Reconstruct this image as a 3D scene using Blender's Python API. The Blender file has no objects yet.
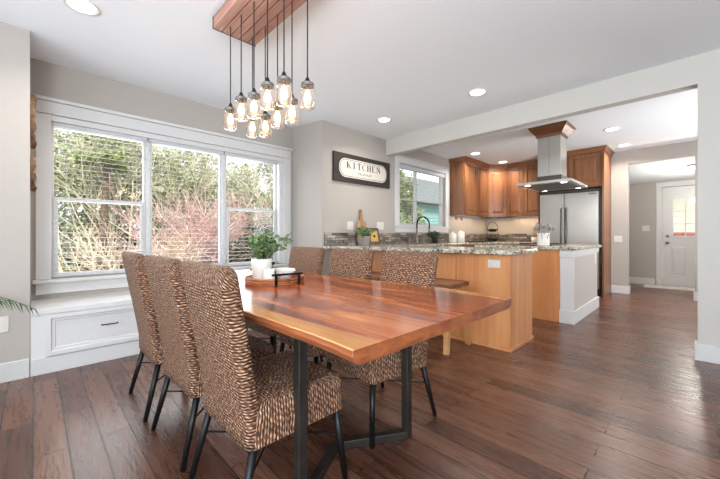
import bpy, math, random
from mathutils import Vector, Matrix
from math import pi, sin, cos, radians
random.seed(7)
scene = bpy.context.scene
COL = scene.collection

# ------------------------------------------------------------------ materials
def new_mat(name):
    m = bpy.data.materials.new(name); m.use_nodes = True
    nt = m.node_tree; nt.nodes.clear()
    out = nt.nodes.new('ShaderNodeOutputMaterial')
    b = nt.nodes.new('ShaderNodeBsdfPrincipled')
    nt.links.new(b.outputs[0], out.inputs[0])
    return m, nt, b, out
def N(nt, t, **kw):
    n = nt.nodes.new(t)
    for k, v in kw.items():
        if k.startswith('i_'):
            key = k[2:]
            n.inputs[int(key) if key.isdigit() else key].default_value = v
        else: setattr(n, k, v)
    return n
def L(nt, a, b): nt.links.new(a, b)
def rgb(c): return (c[0], c[1], c[2], 1)
def hexc(h):
    h = h.lstrip('#'); v = [int(h[i:i+2], 16)/255 for i in (0, 2, 4)]
    return tuple(x/12.92 if x <= .04045 else ((x+.055)/1.055)**2.4 for x in v)
def ramp(nt, fac, stops, interp='LINEAR'):
    r = N(nt, 'ShaderNodeValToRGB'); r.color_ramp.interpolation = interp
    e = r.color_ramp.elements
    while len(e) < len(stops): e.new(.5)
    for i, (p, c) in enumerate(stops): e[i].position = p; e[i].color = rgb(c)
    L(nt, fac, r.inputs[0]); return r.outputs[0]
def coords(nt, scale=(1,1,1), kind='Object', loc=(0,0,0)):
    tc = N(nt, 'ShaderNodeTexCoord'); mp = N(nt, 'ShaderNodeMapping')
    mp.inputs['Scale'].default_value = scale; mp.inputs['Location'].default_value = loc
    L(nt, tc.outputs[kind], mp.inputs[0]); return mp.outputs[0]
def bump(nt, b, h, strength=.3, dist=.01):
    n = N(nt, 'ShaderNodeBump'); n.inputs['Strength'].default_value = strength; n.inputs['Distance'].default_value = dist
    L(nt, h, n.inputs['Height']); L(nt, n.outputs[0], b.inputs['Normal'])
def plain(name, col, rough=.5, metal=0, noise=0, spec=.5, coat=0, bumpy=0, nscale=20):
    m, nt, b, o = new_mat(name)
    if isinstance(col, str): col = hexc(col)
    b.inputs['Base Color'].default_value = rgb(col); b.inputs['Roughness'].default_value = rough
    b.inputs['Metallic'].default_value = metal; b.inputs['Specular IOR Level'].default_value = spec
    b.inputs['Coat Weight'].default_value = coat
    v = coords(nt)
    nz = N(nt, 'ShaderNodeTexNoise', i_Scale=nscale, i_Detail=3.0); L(nt, v, nz.inputs[0])
    d = noise
    c = ramp(nt, nz.outputs[0], [(.3, tuple(x*(1-d) for x in col)), (.7, tuple(min(1, x*(1+d)) for x in col))])
    L(nt, c, b.inputs['Base Color'])
    if bumpy: bump(nt, b, nz.outputs[0], bumpy, .003)
    return m
def wood(name, c1, c2, c3, scale=(22, 22, 1.6), rough=.35, bmp=.05, coat=0):
    m, nt, b, o = new_mat(name)
    v = coords(nt, scale)
    n1 = N(nt, 'ShaderNodeTexNoise', i_Scale=1.0, i_Detail=6.0, i_Roughness=.6, i_Distortion=.6); L(nt, v, n1.inputs[0])
    v2 = coords(nt, tuple(s*.12 for s in scale))
    n2 = N(nt, 'ShaderNodeTexNoise', i_Scale=1.0, i_Detail=2.0); L(nt, v2, n2.inputs[0])
    mx = N(nt, 'ShaderNodeMath', operation='ADD'); L(nt, n1.outputs[0], mx.inputs[0]); L(nt, n2.outputs[0], mx.inputs[1])
    hf = N(nt, 'ShaderNodeMath', operation='MULTIPLY', i_1=.5); L(nt, mx.outputs[0], hf.inputs[0])
    c = ramp(nt, hf.outputs[0], [(.36, hexc(c1)), (.5, hexc(c2)), (.64, hexc(c3))])
    L(nt, c, b.inputs['Base Color']); b.inputs['Roughness'].default_value = rough; b.inputs['Coat Weight'].default_value = coat
    bump(nt, b, n1.outputs[0], bmp, .002)
    return m
def emit(name, col, s):
    m = bpy.data.materials.new(name); m.use_nodes = True; nt = m.node_tree; nt.nodes.clear()
    o = N(nt, 'ShaderNodeOutputMaterial'); e = N(nt, 'ShaderNodeEmission'); e.inputs[0].default_value = rgb(col); e.inputs[1].default_value = s
    L(nt, e.outputs[0], o.inputs[0]); return m
def thin_glass(name, tint=(1,1,1), refl=.12, edge=.6, body=0.0, bodycol=(1,1,1)):
    m = bpy.data.materials.new(name); m.use_nodes = True; nt = m.node_tree; nt.nodes.clear()
    o = N(nt, 'ShaderNodeOutputMaterial'); t = N(nt, 'ShaderNodeBsdfTransparent'); t.inputs[0].default_value = rgb(tint)
    g = N(nt, 'ShaderNodeBsdfGlossy'); g.inputs['Roughness'].default_value = .03
    lw = N(nt, 'ShaderNodeLayerWeight', i_Blend=.25)
    mu = N(nt, 'ShaderNodeMath', operation='MULTIPLY_ADD', i_1=edge, i_2=refl*.35); L(nt, lw.outputs['Facing'], mu.inputs[0])
    mx = N(nt, 'ShaderNodeMixShader'); L(nt, mu.outputs[0], mx.inputs[0]); L(nt, t.outputs[0], mx.inputs[1]); L(nt, g.outputs[0], mx.inputs[2])
    if body:
        d = N(nt, 'ShaderNodeBsdfTranslucent'); d.inputs[0].default_value = rgb(bodycol)
        m2 = N(nt, 'ShaderNodeMixShader', i_0=body); L(nt, mx.outputs[0], m2.inputs[1]); L(nt, d.outputs[0], m2.inputs[2]); L(nt, m2.outputs[0], o.inputs[0])
    else: L(nt, mx.outputs[0], o.inputs[0])
    return m

M = {}
M['wall'] = plain('wall_paint', '#a9a29b', .85, noise=.012, bumpy=.05, nscale=60)
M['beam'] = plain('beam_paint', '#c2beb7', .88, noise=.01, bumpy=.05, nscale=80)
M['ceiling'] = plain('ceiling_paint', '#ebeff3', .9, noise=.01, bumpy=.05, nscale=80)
M['trim'] = plain('white_trim_paint', '#cbcac9', .35, noise=.01)
M['plate'] = plain('wall_plate_plastic', '#cbc6c0', .4, noise=.01)
M['white'] = plain('white_gloss', '#e4e2de', .3, noise=.01)
M['metal_black'] = plain('black_metal', '#1d1c1c', .4, metal=.6, noise=.15)
M['base_metal'] = plain('gunmetal_steel', '#4a4641', .42, metal=.8, noise=.25, nscale=8)
M['cord'] = plain('black_cord', '#111111', .6)
M['zinc'] = plain('zinc_lid', '#8a8782', .35, metal=.9, noise=.1)
M['steel'] = plain('brushed_steel', '#c3c1bc', .3, metal=1, noise=.05, nscale=3)
M['steel_dark'] = plain('dark_steel', '#55534f', .35, metal=.9, noise=.05)
M['black'] = plain('black_plastic', '#0d0d0e', .35)
M['nickel'] = plain('satin_nickel', '#8f8b84', .3, metal=1)
M['cab'] = wood('cherry_cabinet_wood', '#5e3823', '#7a4d31', '#94643f', (16, 16, 1.3), .33)
M['cab_h'] = wood('cherry_wood_horizontal', '#5e3823', '#7a4d31', '#94643f', (1.3, 16, 16), .33)
M['panel'] = wood('honey_veneer', '#a5683b', '#ba7a4a', '#cb9060', (12, 12, 1.0), .38)
M['stoolwood'] = wood('oiled_stool_wood', '#a26f3e', '#b98652', '#cd9c66', (3, 16, 16), .5)
M['stoolseat'] = wood('stool_seat_wood', '#6a432a', '#855737', '#9b6b46', (2.5, 20, 20), .45)
M['trayw'] = wood('tray_wood', '#7b4023', '#a25f38', '#c0784b', (14, 14, 40), .5)
M['plank'] = wood('reclaimed_plank', '#8a5c49', '#ab7c69', '#c79c8a', (2.2, 22, 30), .6, .2)
M['board'] = wood('cutting_board_wood', '#7d5a3c', '#9c7653', '#b3906c', (20, 20, 2.5), .5)
M['carve'] = wood('carved_wood', '#4f3a2d', '#78593f', '#a08468', (30, 30, 20), .7, .6)
M['signframe'] = wood('dark_sign_frame', '#1a1410', '#251c16', '#32271f', (20, 3, 20), .55)
M['darkframe'] = wood('walnut_frame', '#3f2a1c', '#553a28', '#6b4b35', (14, 20, 20), .5)
M['printp'] = plain('print_paper', '#b39a63', .7, noise=.2)
M['signface'] = plain('sign_face', '#cbc4bc', .6, noise=.03)
M['ink'] = plain('sign_ink', '#2e2a27', .7)
M['ceramic'] = plain('white_ceramic', '#e6dfd4', .45, noise=.03, bumpy=.1)
M['napkin'] = plain('white_napkin', '#ece9e4', .8, noise=.02)
M['greypot'] = plain('grey_concrete', '#8b8782', .8, noise=.08)
M['soil'] = plain('potting_soil', '#33261c', .95, noise=.3)
M['leaf'] = plain('plant_leaf', '#64794d', .5, noise=.35, nscale=30)
M['leafd'] = plain('dark_plant_leaf', '#33482f', .5, noise=.35, nscale=30)
M['palm'] = plain('palm_leaf', '#3f5f38', .45, noise=.25, nscale=20)
M['glass'] = thin_glass('window_glass', refl=.03, edge=.12)
M['jar'] = thin_glass('jar_glass', (.95, .93, .92), .22, .75, .06, (1, .85, .65))
M['bulb'] = emit('warm_bulb', (1, .66, .36), 6)
M['filament'] = emit('bright_filament', (1, .8, .5), 40)
M['can'] = emit('led_lens', (1, .95, .88), 9)
M['hoodled'] = emit('hood_led', (1, .9, .75), 8)
M['dome'] = emit('dome_light', (1, .93, .82), 3)
M['blind'] = plain('blind_slat', '#bcbfc2', .5, noise=.01)
M['yellow'] = plain('sunflower_yellow', '#d9a52b', .7, noise=.15)
M['dishred'] = plain('dark_red_enamel', '#6e2622', .4)
M['rug'] = plain('door_mat_grey', '#c9c4bd', .95, noise=.25, bumpy=.5, nscale=40)
M['fruit'] = plain('fruit_dark', '#4a2a1c', .5, noise=.3)
M['utensil'] = plain('grey_utensil', '#8d8780', .5, noise=.3)

def mat_tabletop():
    m, nt, b, o = new_mat('live_edge_slab')
    v = coords(nt, (1.3, 11, 11))
    n1 = N(nt, 'ShaderNodeTexNoise', i_Scale=1.0, i_Detail=5.0, i_Roughness=.62, i_Distortion=1.2); L(nt, v, n1.inputs[0])
    v2 = coords(nt, (.9, 3.2, 3))
    n2 = N(nt, 'ShaderNodeTexNoise', i_Scale=1.0, i_Detail=3.0, i_Distortion=1.5); L(nt, v2, n2.inputs[0])
    mx = N(nt, 'ShaderNodeMix', data_type='FLOAT', i_0=.55); L(nt, n1.outputs[0], mx.inputs[2]); L(nt, n2.outputs[0], mx.inputs[3])
    c = ramp(nt, mx.outputs[0], [(.38, hexc('#4e2013')), (.46, hexc('#843c20')), (.53, hexc('#a9562b')), (.62, hexc('#cd803f'))])
    # pale sapwood along the two live edges (object y runs across the slab)
    tc = N(nt, 'ShaderNodeTexCoord'); sp = N(nt, 'ShaderNodeSeparateXYZ'); L(nt, tc.outputs['Object'], sp.inputs[0])
    ab = N(nt, 'ShaderNodeMath', operation='MULTIPLY', i_1=-1.0); L(nt, sp.outputs[1], ab.inputs[0])
    nn = N(nt, 'ShaderNodeMath', operation='MULTIPLY_ADD', i_1=.16); L(nt, n2.outputs[0], nn.inputs[0]); L(nt, ab.outputs[0], nn.inputs[2])
    f1 = N(nt, 'ShaderNodeMapRange', interpolation_type='SMOOTHSTEP'); f1.inputs[1].default_value = .475; f1.inputs[2].default_value = .505
    L(nt, nn.outputs[0], f1.inputs[0])
    n3 = N(nt, 'ShaderNodeMath', operation='MULTIPLY_ADD', i_1=.12); L(nt, n2.outputs[0], n3.inputs[0]); L(nt, sp.outputs[1], n3.inputs[2])
    f2 = N(nt, 'ShaderNodeMapRange', interpolation_type='SMOOTHSTEP'); f2.inputs[1].default_value = .54; f2.inputs[2].default_value = .57
    L(nt, n3.outputs[0], f2.inputs[0])
    fm = N(nt, 'ShaderNodeMath', operation='MAXIMUM'); L(nt, f1.outputs[0], fm.inputs[0]); L(nt, f2.outputs[0], fm.inputs[1])
    sap = ramp(nt, n1.outputs[0], [(.35, hexc('#a5652f')), (.65, hexc('#c88a4a'))])
    mc = N(nt, 'ShaderNodeMix', data_type='RGBA'); L(nt, fm.outputs[0], mc.inputs[0]); L(nt, c, mc.inputs[6]); L(nt, sap, mc.inputs[7])
    L(nt, mc.outputs[2], b.inputs['Base Color'])
    b.inputs['Roughness'].default_value = .2; b.inputs['Coat Weight'].default_value = .1; b.inputs['Coat Roughness'].default_value = .12
    bump(nt, b, n1.outputs[0], .015, .003)
    return m
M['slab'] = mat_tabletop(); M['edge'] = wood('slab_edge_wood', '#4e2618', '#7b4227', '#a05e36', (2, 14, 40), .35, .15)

def mat_floor():
    m, nt, b, o = new_mat('hand_scraped_oak')
    v = coords(nt, (1, 1, 1), loc=(.3, .035, 0))
    br = N(nt, 'ShaderNodeTexBrick', offset=.37, offset_frequency=2, squash=1.0)
    for k, x in (('Scale', 1.0), ('Mortar Size', .0035), ('Mortar Smooth', .3), ('Bias', 0.0), ('Brick Width', 1.15), ('Row Height', .13)):
        br.inputs[k].default_value = x
    br.inputs[1].default_value = (0,0,0,1); br.inputs[2].default_value = (1,1,1,1); br.inputs[3].default_value = (.5,.5,.5,1)
    L(nt, v, br.inputs[0])
    # per-plank shift so the grain breaks at the joints
    bw = N(nt, 'ShaderNodeSeparateColor'); L(nt, br.outputs[0], bw.inputs[0])
    sh = N(nt, 'ShaderNodeCombineXYZ'); ml = N(nt, 'ShaderNodeMath', operation='MULTIPLY', i_1=13.7); L(nt, bw.outputs[0], ml.inputs[0])
    L(nt, ml.outputs[0], sh.inputs[0]); L(nt, ml.outputs[0], sh.inputs[2])
    ad = N(nt, 'ShaderNodeVectorMath', operation='ADD'); L(nt, v, ad.inputs[0]); L(nt, sh.outputs[0], ad.inputs[1])
    sc = N(nt, 'ShaderNodeVectorMath', operation='MULTIPLY'); sc.inputs[1].default_value = (2.2, 26, 5); L(nt, ad.outputs[0], sc.inputs[0])
    g = N(nt, 'ShaderNodeTexNoise', i_Scale=1.0, i_Detail=5.0, i_Roughness=.6, i_Distortion=.8); L(nt, sc.outputs[0], g.inputs[0])
    sc2 = N(nt, 'ShaderNodeVectorMath', operation='MULTIPLY'); sc2.inputs[1].default_value = (5, 38, 5); L(nt, ad.outputs[0], sc2.inputs[0])
    sw = N(nt, 'ShaderNodeTexNoise', i_Scale=1.0, i_Detail=2.0, i_Distortion=1.6); L(nt, sc2.outputs[0], sw.inputs[0])
    f = N(nt, 'ShaderNodeMath', operation='MULTIPLY_ADD', i_1=.42, i_2=.0); L(nt, bw.outputs[0], f.inputs[0]); L(nt, g.outputs[0], f.inputs[2])
    c = ramp(nt, f.outputs[0], [(.3, hexc('#35201a')), (.62, hexc('#543427')), (.95, hexc('#704b39'))])
    mo = N(nt, 'ShaderNodeMix', data_type='RGBA'); mo.inputs[7].default_value = rgb(hexc('#1f1512'))
    L(nt, br.outputs['Fac'], mo.inputs[0]); L(nt, c, mo.inputs[6]); L(nt, mo.outputs[2], b.inputs['Base Color'])
    rr = N(nt, 'ShaderNodeMapRange'); rr.inputs[3].default_value = .20; rr.inputs[4].default_value = .36
    L(nt, g.outputs[0], rr.inputs[0]); L(nt, rr.outputs[0], b.inputs['Roughness'])
    h1 = N(nt, 'ShaderNodeMath', operation='MULTIPLY_ADD', i_1=.35); L(nt, g.outputs[0], h1.inputs[0]); L(nt, sw.outputs[0], h1.inputs[2])
    h2 = N(nt, 'ShaderNodeMath', operation='SUBTRACT'); L(nt, h1.outputs[0], h2.inputs[0]); L(nt, br.outputs['Fac'], h2.inputs[1])
    bump(nt, b, h2.outputs[0], .32, .004)
    return m
M['floor'] = mat_floor()

def mat_wicker():
    m, nt, b, o = new_mat('woven_seagrass')
    uv = N(nt, 'ShaderNodeUVMap'); sp = N(nt, 'ShaderNodeSeparateXYZ'); 
    v = coords(nt, (9, 9, 9)); nz = N(nt, 'ShaderNodeTexNoise', i_Scale=1.0, i_Detail=2.0); L(nt, v, nz.inputs[0])
    L(nt, uv.outputs[0], sp.inputs[0])
    def mth(op, a, bb=None, c=None):
        n = N(nt, 'ShaderNodeMath', operation=op)
        for i, x in enumerate((a, bb, c)):
            if x is None: continue
            if isinstance(x, (int, float)): n.inputs[i].default_value = x
            else: L(nt, x, n.inputs[i])
        return n.outputs[0]
    vr = mth('MULTIPLY_ADD', sp.outputs[1], 1/.0118, mth('MULTIPLY', nz.outputs[0], 2.4))
    row = mth('FLOOR', vr); fr = mth('FRACT', vr)
    strand = mth('SINE', mth('MULTIPLY', fr, pi))
    wn = N(nt, 'ShaderNodeTexWhiteNoise', noise_dimensions='1D'); L(nt, row, wn.inputs['W'])
    ur = mth('ADD', mth('MULTIPLY_ADD', sp.outputs[0], 1/.027, mth('ADD', mth('MULTIPLY', row, .5), mth('MULTIPLY', wn.outputs[0], .45))), mth('ADD', mth('MULTIPLY', fr, .3), mth('MULTIPLY', nz.outputs[0], 1.5)))
    tw = mth('MULTIPLY_ADD', mth('SINE', mth('MULTIPLY', ur, 2*pi)), .5, .5)
    h = mth('MULTIPLY', mth('POWER', strand, .6), mth('MULTIPLY_ADD', tw, .5, .5))
    # colour streaks stretched along the strands
    cb = N(nt, 'ShaderNodeCombineXYZ'); L(nt, mth('MULTIPLY', sp.outputs[0], 30), cb.inputs[0]); L(nt, mth('MULTIPLY', vr, 1.7), cb.inputs[1])
    n2 = N(nt, 'ShaderNodeTexNoise', i_Scale=1.0, i_Detail=3.0, i_Roughness=.7); L(nt, cb.outputs[0], n2.inputs[0])
    f = mth('ADD', mth('MULTIPLY', h, .75), mth('MULTIPLY_ADD', n2.outputs[0], 1.9, -.86))
    c = ramp(nt, f, [(.08, hexc('#1a0f0b')), (.36, hexc('#50301f')), (.62, hexc('#865c43')), (.95, hexc('#c9a584'))])  # weave shading put into the colour: gaps darkened, strand crests lightened
    L(nt, c, b.inputs['Base Color']); b.inputs['Roughness'].default_value = .62
    bump(nt, b, h, 1.0, .008)
    return m
M['wicker'] = mat_wicker()

def mat_granite():
    m, nt, b, o = new_mat('speckled_granite')
    v = coords(nt, (1,1,1))
    n1 = N(nt, 'ShaderNodeTexNoise', i_Scale=42.0, i_Detail=3.0, i_Roughness=.7); L(nt, v, n1.inputs[0])
    n2 = N(nt, 'ShaderNodeTexNoise', i_Scale=9.0, i_Detail=2.0); L(nt, v, n2.inputs[0])
    mx = N(nt, 'ShaderNodeMix', data_type='FLOAT', i_0=.25); L(nt, n1.outputs[0], mx.inputs[2]); L(nt, n2.outputs[0], mx.inputs[3])
    c = ramp(nt, mx.outputs[0], [(.38, hexc('#2e2b26')), (.45, hexc('#7b766a')), (.51, hexc('#aaa394')), (.6, hexc('#cfc7b6'))])
    L(nt, c, b.inputs['Base Color']); b.inputs['Roughness'].default_value = .12
    return m
M['granite'] = mat_granite()
def mat_mosaic():
    m, nt, b, o = new_mat('stone_mosaic_strip')
    tc = N(nt, 'ShaderNodeTexCoord'); sp = N(nt, 'ShaderNodeSeparateXYZ'); L(nt, tc.outputs['Object'], sp.inputs[0])
    ad = N(nt, 'ShaderNodeMath', operation='ADD'); L(nt, sp.outputs[0], ad.inputs[0]); L(nt, sp.outputs[1], ad.inputs[1])
    cb = N(nt, 'ShaderNodeCombineXYZ'); L(nt, ad.outputs[0], cb.inputs[0]); L(nt, sp.outputs[2], cb.inputs[1])
    br = N(nt, 'ShaderNodeTexBrick', offset=.43, offset_frequency=2)
    for k, x in (('Scale', 1.0), ('Mortar Size', .003), ('Bias', 0.0), ('Brick Width', .15), ('Row Height', .035)): br.inputs[k].default_value = x
    br.inputs[1].default_value = (0,0,0,1); br.inputs[2].default_value = (1,1,1,1); br.inputs[3].default_value = (0,0,0,1)
    L(nt, cb.outputs[0], br.inputs[0])
    nz = N(nt, 'ShaderNodeTexNoise', i_Scale=25.0, i_Detail=2.0); L(nt, cb.outputs[0], nz.inputs[0])
    s = N(nt, 'ShaderNodeSeparateColor'); L(nt, br.outputs[0], s.inputs[0])
    f = N(nt, 'ShaderNodeMath', operation='MULTIPLY_ADD', i_1=.25); L(nt, nz.outputs[0], f.inputs[0]); L(nt, s.outputs[0], f.inputs[2])
    c = ramp(nt, f.outputs[0], [(.12, hexc('#2f2a26')), (.35, hexc('#80776f')), (.55, hexc('#4f4738')), (.8, hexc('#aaa096')), (1.1, hexc('#5b4d40'))])
    L(nt, c, b.inputs['Base Color']); b.inputs['Roughness'].default_value = .35
    bump(nt, b, f.outputs[0], .3, .003)
    return m
M['mosaic'] = mat_mosaic()
def foliage_mat(name, cols, sc=2.5):
    m, nt, b, o = new_mat(name)
    v = coords(nt); n1 = N(nt, 'ShaderNodeTexNoise', i_Scale=sc, i_Detail=6.0, i_Roughness=.85); L(nt, v, n1.inputs[0])
    k = len(cols)
    c = ramp(nt, n1.outputs[0], [(.3+.4*i/(k-1), hexc(x)) for i, x in enumerate(cols)])
    L(nt, c, b.inputs['Base Color']); b.inputs['Roughness'].default_value = .7
    return m
M['fol_green'] = foliage_mat('evergreen_foliage', ['#33432a', '#7c8b5c', '#b9bd94', '#ebe8cf'])
M['fol_lime'] = foliage_mat('lime_foliage', ['#6d7f42', '#9aa663', '#c9cd98'])
M['fol_dark'] = foliage_mat('laurel_foliage', ['#1c2b1b', '#3b5434', '#6c8456'])
M['fol_rust'] = foliage_mat('rust_foliage', ['#8c4423', '#c06b3b'])
M['twig_pink'] = foliage_mat('pink_twigs', ['#a5817b', '#d3aea5', '#eed8ce'])
M['twig_cream'] = foliage_mat('cream_twigs', ['#b0987a', '#d6c4a8', '#f2e9da'])
M['twig_olive'] = foliage_mat('olive_twigs', ['#8a8468', '#bcb696', '#e4dfc8'])
M['bark'] = plain('bark', '#6b5d4c', .9, noise=.3)
M['grass'] = plain('garden_ground', '#6d6a4b', .95, noise=.35, nscale=6)
M['shedw'] = plain('cream_boards', '#d9d5c2', .8, noise=.05); M['brick'] = plain('rust_red_boards', '#a5573d', .8, noise=.1)
def mat_siding():
    m, nt, b, o = new_mat('teal_siding')
    v = coords(nt); w = N(nt, 'ShaderNodeTexWave', wave_type='BANDS', bands_direction='Z', wave_profile='SAW', i_Scale=2.2); L(nt, v, w.inputs[0])
    c = ramp(nt, w.outputs[0], [(0, hexc('#6f9a95')), (.92, hexc('#8ab5af')), (1, hexc('#4d726e'))])
    L(nt, c, b.inputs['Base Color']); b.inputs['Roughness'].default_value = .7; return m
M['siding'] = mat_siding()
M['roof'] = plain('grey_shingles', '#6b716f', .9, noise=.2, nscale=40)

# ------------------------------------------------------------------ mesh builder
class MB:
    def __init__(s): s.v = []; s.f = []; s.uv = []
    def box(s, x0, x1, y0, y1, z0, z1):
        n = len(s.v)
        s.v += [(x0,y0,z0),(x1,y0,z0),(x1,y1,z0),(x0,y1,z0),(x0,y0,z1),(x1,y0,z1),(x1,y1,z1),(x0,y1,z1)]
        for q in ((0,3,2,1),(4,5,6,7),(0,1,5,4),(1,2,6,5),(2,3,7,6),(3,0,4,7)): s.f.append(tuple(n+i for i in q)); s.uv.append(None)
        return s
    def face(s, idx, uv=None): s.f.append(tuple(idx)); s.uv.append(uv)
    def loft(s, rings, cap0=True, cap1=True, closed=True, uvs=None, flip=999):
        base = len(s.v); n = len(rings[0])
        for r in rings: s.v += [tuple(p) for p in r]
        m = n if closed else n-1
        for i in range(len(rings)-1):
            for j in range(m):
                a = base+i*n+j; b = base+i*n+(j+1) % n
                u = None
                if uvs: u = (uvs[i][j], uvs[i][j+1], uvs[i+1][j+1], uvs[i+1][j])
                if u and i >= flip: u = tuple((q[1]*1.4, q[0]+q[1]*.7) for q in u)
                s.face((a, b, b+n, a+n), u)
        if cap0: s.face([base+j for j in range(n)][::-1])
        if cap1: s.face([base+(len(rings)-1)*n+j for j in range(n)])
        return s
    def tube(s, pts, rad, n=8, cap=True):
        pts = [Vector(p) for p in pts]
        if not hasattr(rad, '__len__'): rad = [rad]*len(pts)
        rings = []; up = None
        for i, p in enumerate(pts):
            d = (pts[min(i+1, len(pts)-1)] - pts[max(i-1, 0)]).normalized()
            if up is None:
                up = d.orthogonal().normalized()
            else:
                up = (up - d*up.dot(d)).normalized()
            w = d.cross(up)
            rings.append([p + (up*cos(2*pi*k/n) + w*sin(2*pi*k/n))*rad[i] for k in range(n)])
        return s.loft(rings, cap, cap)
    def bar(s, p, q, w, h):   # square bar along p->q
        p = Vector(p); q = Vector(q); d = (q-p).normalized()
        up = Vector((0,0,1)) if abs(d.z) < .9 else Vector((1,0,0))
        a = d.cross(up).normalized(); b = a.cross(d).normalized()
        rings = [[c + a*(sx*w/2) + b*(sy*h/2) for sx, sy in ((-1,-1),(1,-1),(1,1),(-1,1))] for c in (p, q)]
        return s.loft(rings)
    def lathe(s, prof, c=(0,0,0), n=20, cap0=True, cap1=True):
        rings = [[(c[0]+r*cos(2*pi*k/n), c[1]+r*sin(2*pi*k/n), c[2]+z) for k in range(n)] for r, z in prof]
        return s.loft(rings, cap0, cap1)
    def panel(s, P, U, V, Nn, w, h, rings):
        # nested rectangles: rings = [(inset, depth)...], last one filled
        P, U, V, Nn = map(Vector, (P, U, V, Nn)); rr = []
        for ins, d in rings:
            rr.append([P+U*ins+V*ins+Nn*d, P+U*(w-ins)+V*ins+Nn*d, P+U*(w-ins)+V*(h-ins)+Nn*d, P+U*ins+V*(h-ins)+Nn*d])
        return s.loft(rr)
    def sphere(s, c, r, n=10, m=6, sx=1, sy=1, sz=1):
        rings = [[(c[0]+sx*r*sin(pi*i/m)*cos(2*pi*k/n), c[1]+sy*r*sin(pi*i/m)*sin(2*pi*k/n), c[2]-sz*r*cos(pi*i/m)) for k in range(n)] for i in range(1, m)]
        return s.loft(rings)
    def build(s, name, mat, parent=None, bevel=0, smooth=False, origin=None, seg=2):
        off = Vector((0,0,0))
        if parent is not None:
            off = Vector(parent.location)
            if parent.parent: off = Vector((0,0,0)) + Vector(parent.parent.location) + Vector(parent.location)
        elif origin is not None: off = Vector(origin)
        elif s.v:
            xs = [p[0] for p in s.v]; ys = [p[1] for p in s.v]; zs = [p[2] for p in s.v]
            off = Vector(((min(xs)+max(xs))/2, (min(ys)+max(ys))/2, min(zs)))
        me = bpy.data.meshes.new(name)
        me.from_pydata([tuple(Vector(p)-off) for p in s.v], [], s.f)
        if any(u is not None for u in s.uv):
            l = me.uv_layers.new(name='UVMap'); i = 0
            for fc, u in zip(s.f, s.uv):
                for k in range(len(fc)):
                    if u is not None: l.data[i].uv = u[k]
                    i += 1
        me.validate(); me.update()
        import bmesh as _b
        bm = _b.new(); bm.from_mesh(me); _b.ops.recalc_face_normals(bm, faces=bm.faces); bm.to_mesh(me); bm.free()
        o = bpy.data.objects.new(name, me); COL.objects.link(o)
        if parent is not None: o.parent = parent
        else: o.location = off
        if mat: me.materials.append(M[mat] if isinstance(mat, str) else mat)
        if smooth:
            for p in me.polygons: p.use_smooth = True
        if bevel:
            md = o.modifiers.new('bevel', 'BEVEL'); md.width = bevel; md.segments = seg; md.limit_method = 'ANGLE'; md.angle_limit = radians(40)
        return o
def tag(o, label=None, cat=None, group=None, kind=None):
    if label: o['label'] = label
    if cat: o['category'] = cat
    if group: o['group'] = group
    if kind: o['kind'] = kind
    return o
def empty(name, loc, label=None, cat=None, group=None, kind=None):
    o = bpy.data.objects.new(name, None); COL.objects.link(o); o.location = loc; o.empty_display_size = .1
    return tag(o, label, cat, group, kind)
def copy_tree(o, parent=None):
    c = o.copy(); COL.objects.link(c)
    if parent is not None: c.parent = parent
    for ch in list(o.children): copy_tree(ch, c)
    return c
def struct(name, mb, mat, parent=None, bevel=0):
    o = mb.build(name, mat, parent, bevel)
    if parent is None: o['kind'] = 'structure'
    return o
def wall_hole(axis, a0, a1, b0, b1, z0, z1, h0, h1, hz0, hz1):
    """axis 'x': wall slab thickness a0..a1 in x running along y b0..b1, hole h0..h1"""
    mb = MB()
    def bx(p, q, r, t):
        if q-p < 1e-4 or t-r < 1e-4: return
        if axis == 'x': mb.box(a0, a1, p, q, r, t)
        else: mb.box(p, q, a0, a1, r, t)
    bx(b0, h0, z0, z1); bx(h1, b1, z0, z1); bx(h0, h1, z0, hz0); bx(h0, h1, hz1, z1)
    return mb

# ------------------------------------------------------------------ geometry constants
C = 2.62; Xo = -3.54; Xi = -4.08; Yb = 4.06; Yw = 7.70; Yd = 9.50
HDR = 2.37
# ---- shell
struct('floor', MB().box(-4.3, 2.75, -3.1, 9.65, -.12, 0), 'floor')
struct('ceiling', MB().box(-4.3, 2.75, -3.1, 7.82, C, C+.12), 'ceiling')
struct('wall_left', MB().box(Xo-.75, Xo, -3.1, -.03, 0, C), 'wall')
struct('wall_bay', wall_hole('x', Xi-.14, Xi, -.03, 2.66, 0, C, .10, 2.48, .68, 2.10), 'wall')
# right return of the bay (slightly splayed) + pier
mb = MB(); mb.loft([[(Xi-.14, 2.64, z), (Xi, 2.655, z), (Xo, 2.754, z), (Xo, 2.9, z), (Xi-.14, 2.9, z)] for z in (0, C)]); struct('wall_bay_return', mb, 'wall')
struct('wall_sign', wall_hole('x', Xo-.15, Xo, 2.9, Yw+.12, 0, C, 4.39, 5.86, 1.24, 2.30), 'wall')
struct('wall_kitchen_back', MB().box(Xo, -.885, Yw, Yw+.12, 0, C), 'wall')
struct('wall_hall_header', MB().box(-.885, -.03, Yw, Yw+.12, HDR, C), 'wall')
struct('wall_kitchen_corner', MB().box(-.03, 1.32, Yw, Yw+.12, 0, C), 'wall')
struct('wall_kitchen_right', wall_hole('x', 1.2, 1.32, Yb+.12, Yw, 0, C, 4.8, 7.0, .7, 2.1), 'wall')  # opening in this unseen wall added for the kitchen fill light
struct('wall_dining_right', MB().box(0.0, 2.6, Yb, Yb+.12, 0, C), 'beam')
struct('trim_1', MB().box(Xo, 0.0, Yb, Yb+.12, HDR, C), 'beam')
struct('wall_right', wall_hole('x', 2.6, 2.75, -3.0, Yb+.12, 0, C, -1.9, .9, .3, 2.3), 'wall')
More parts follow.
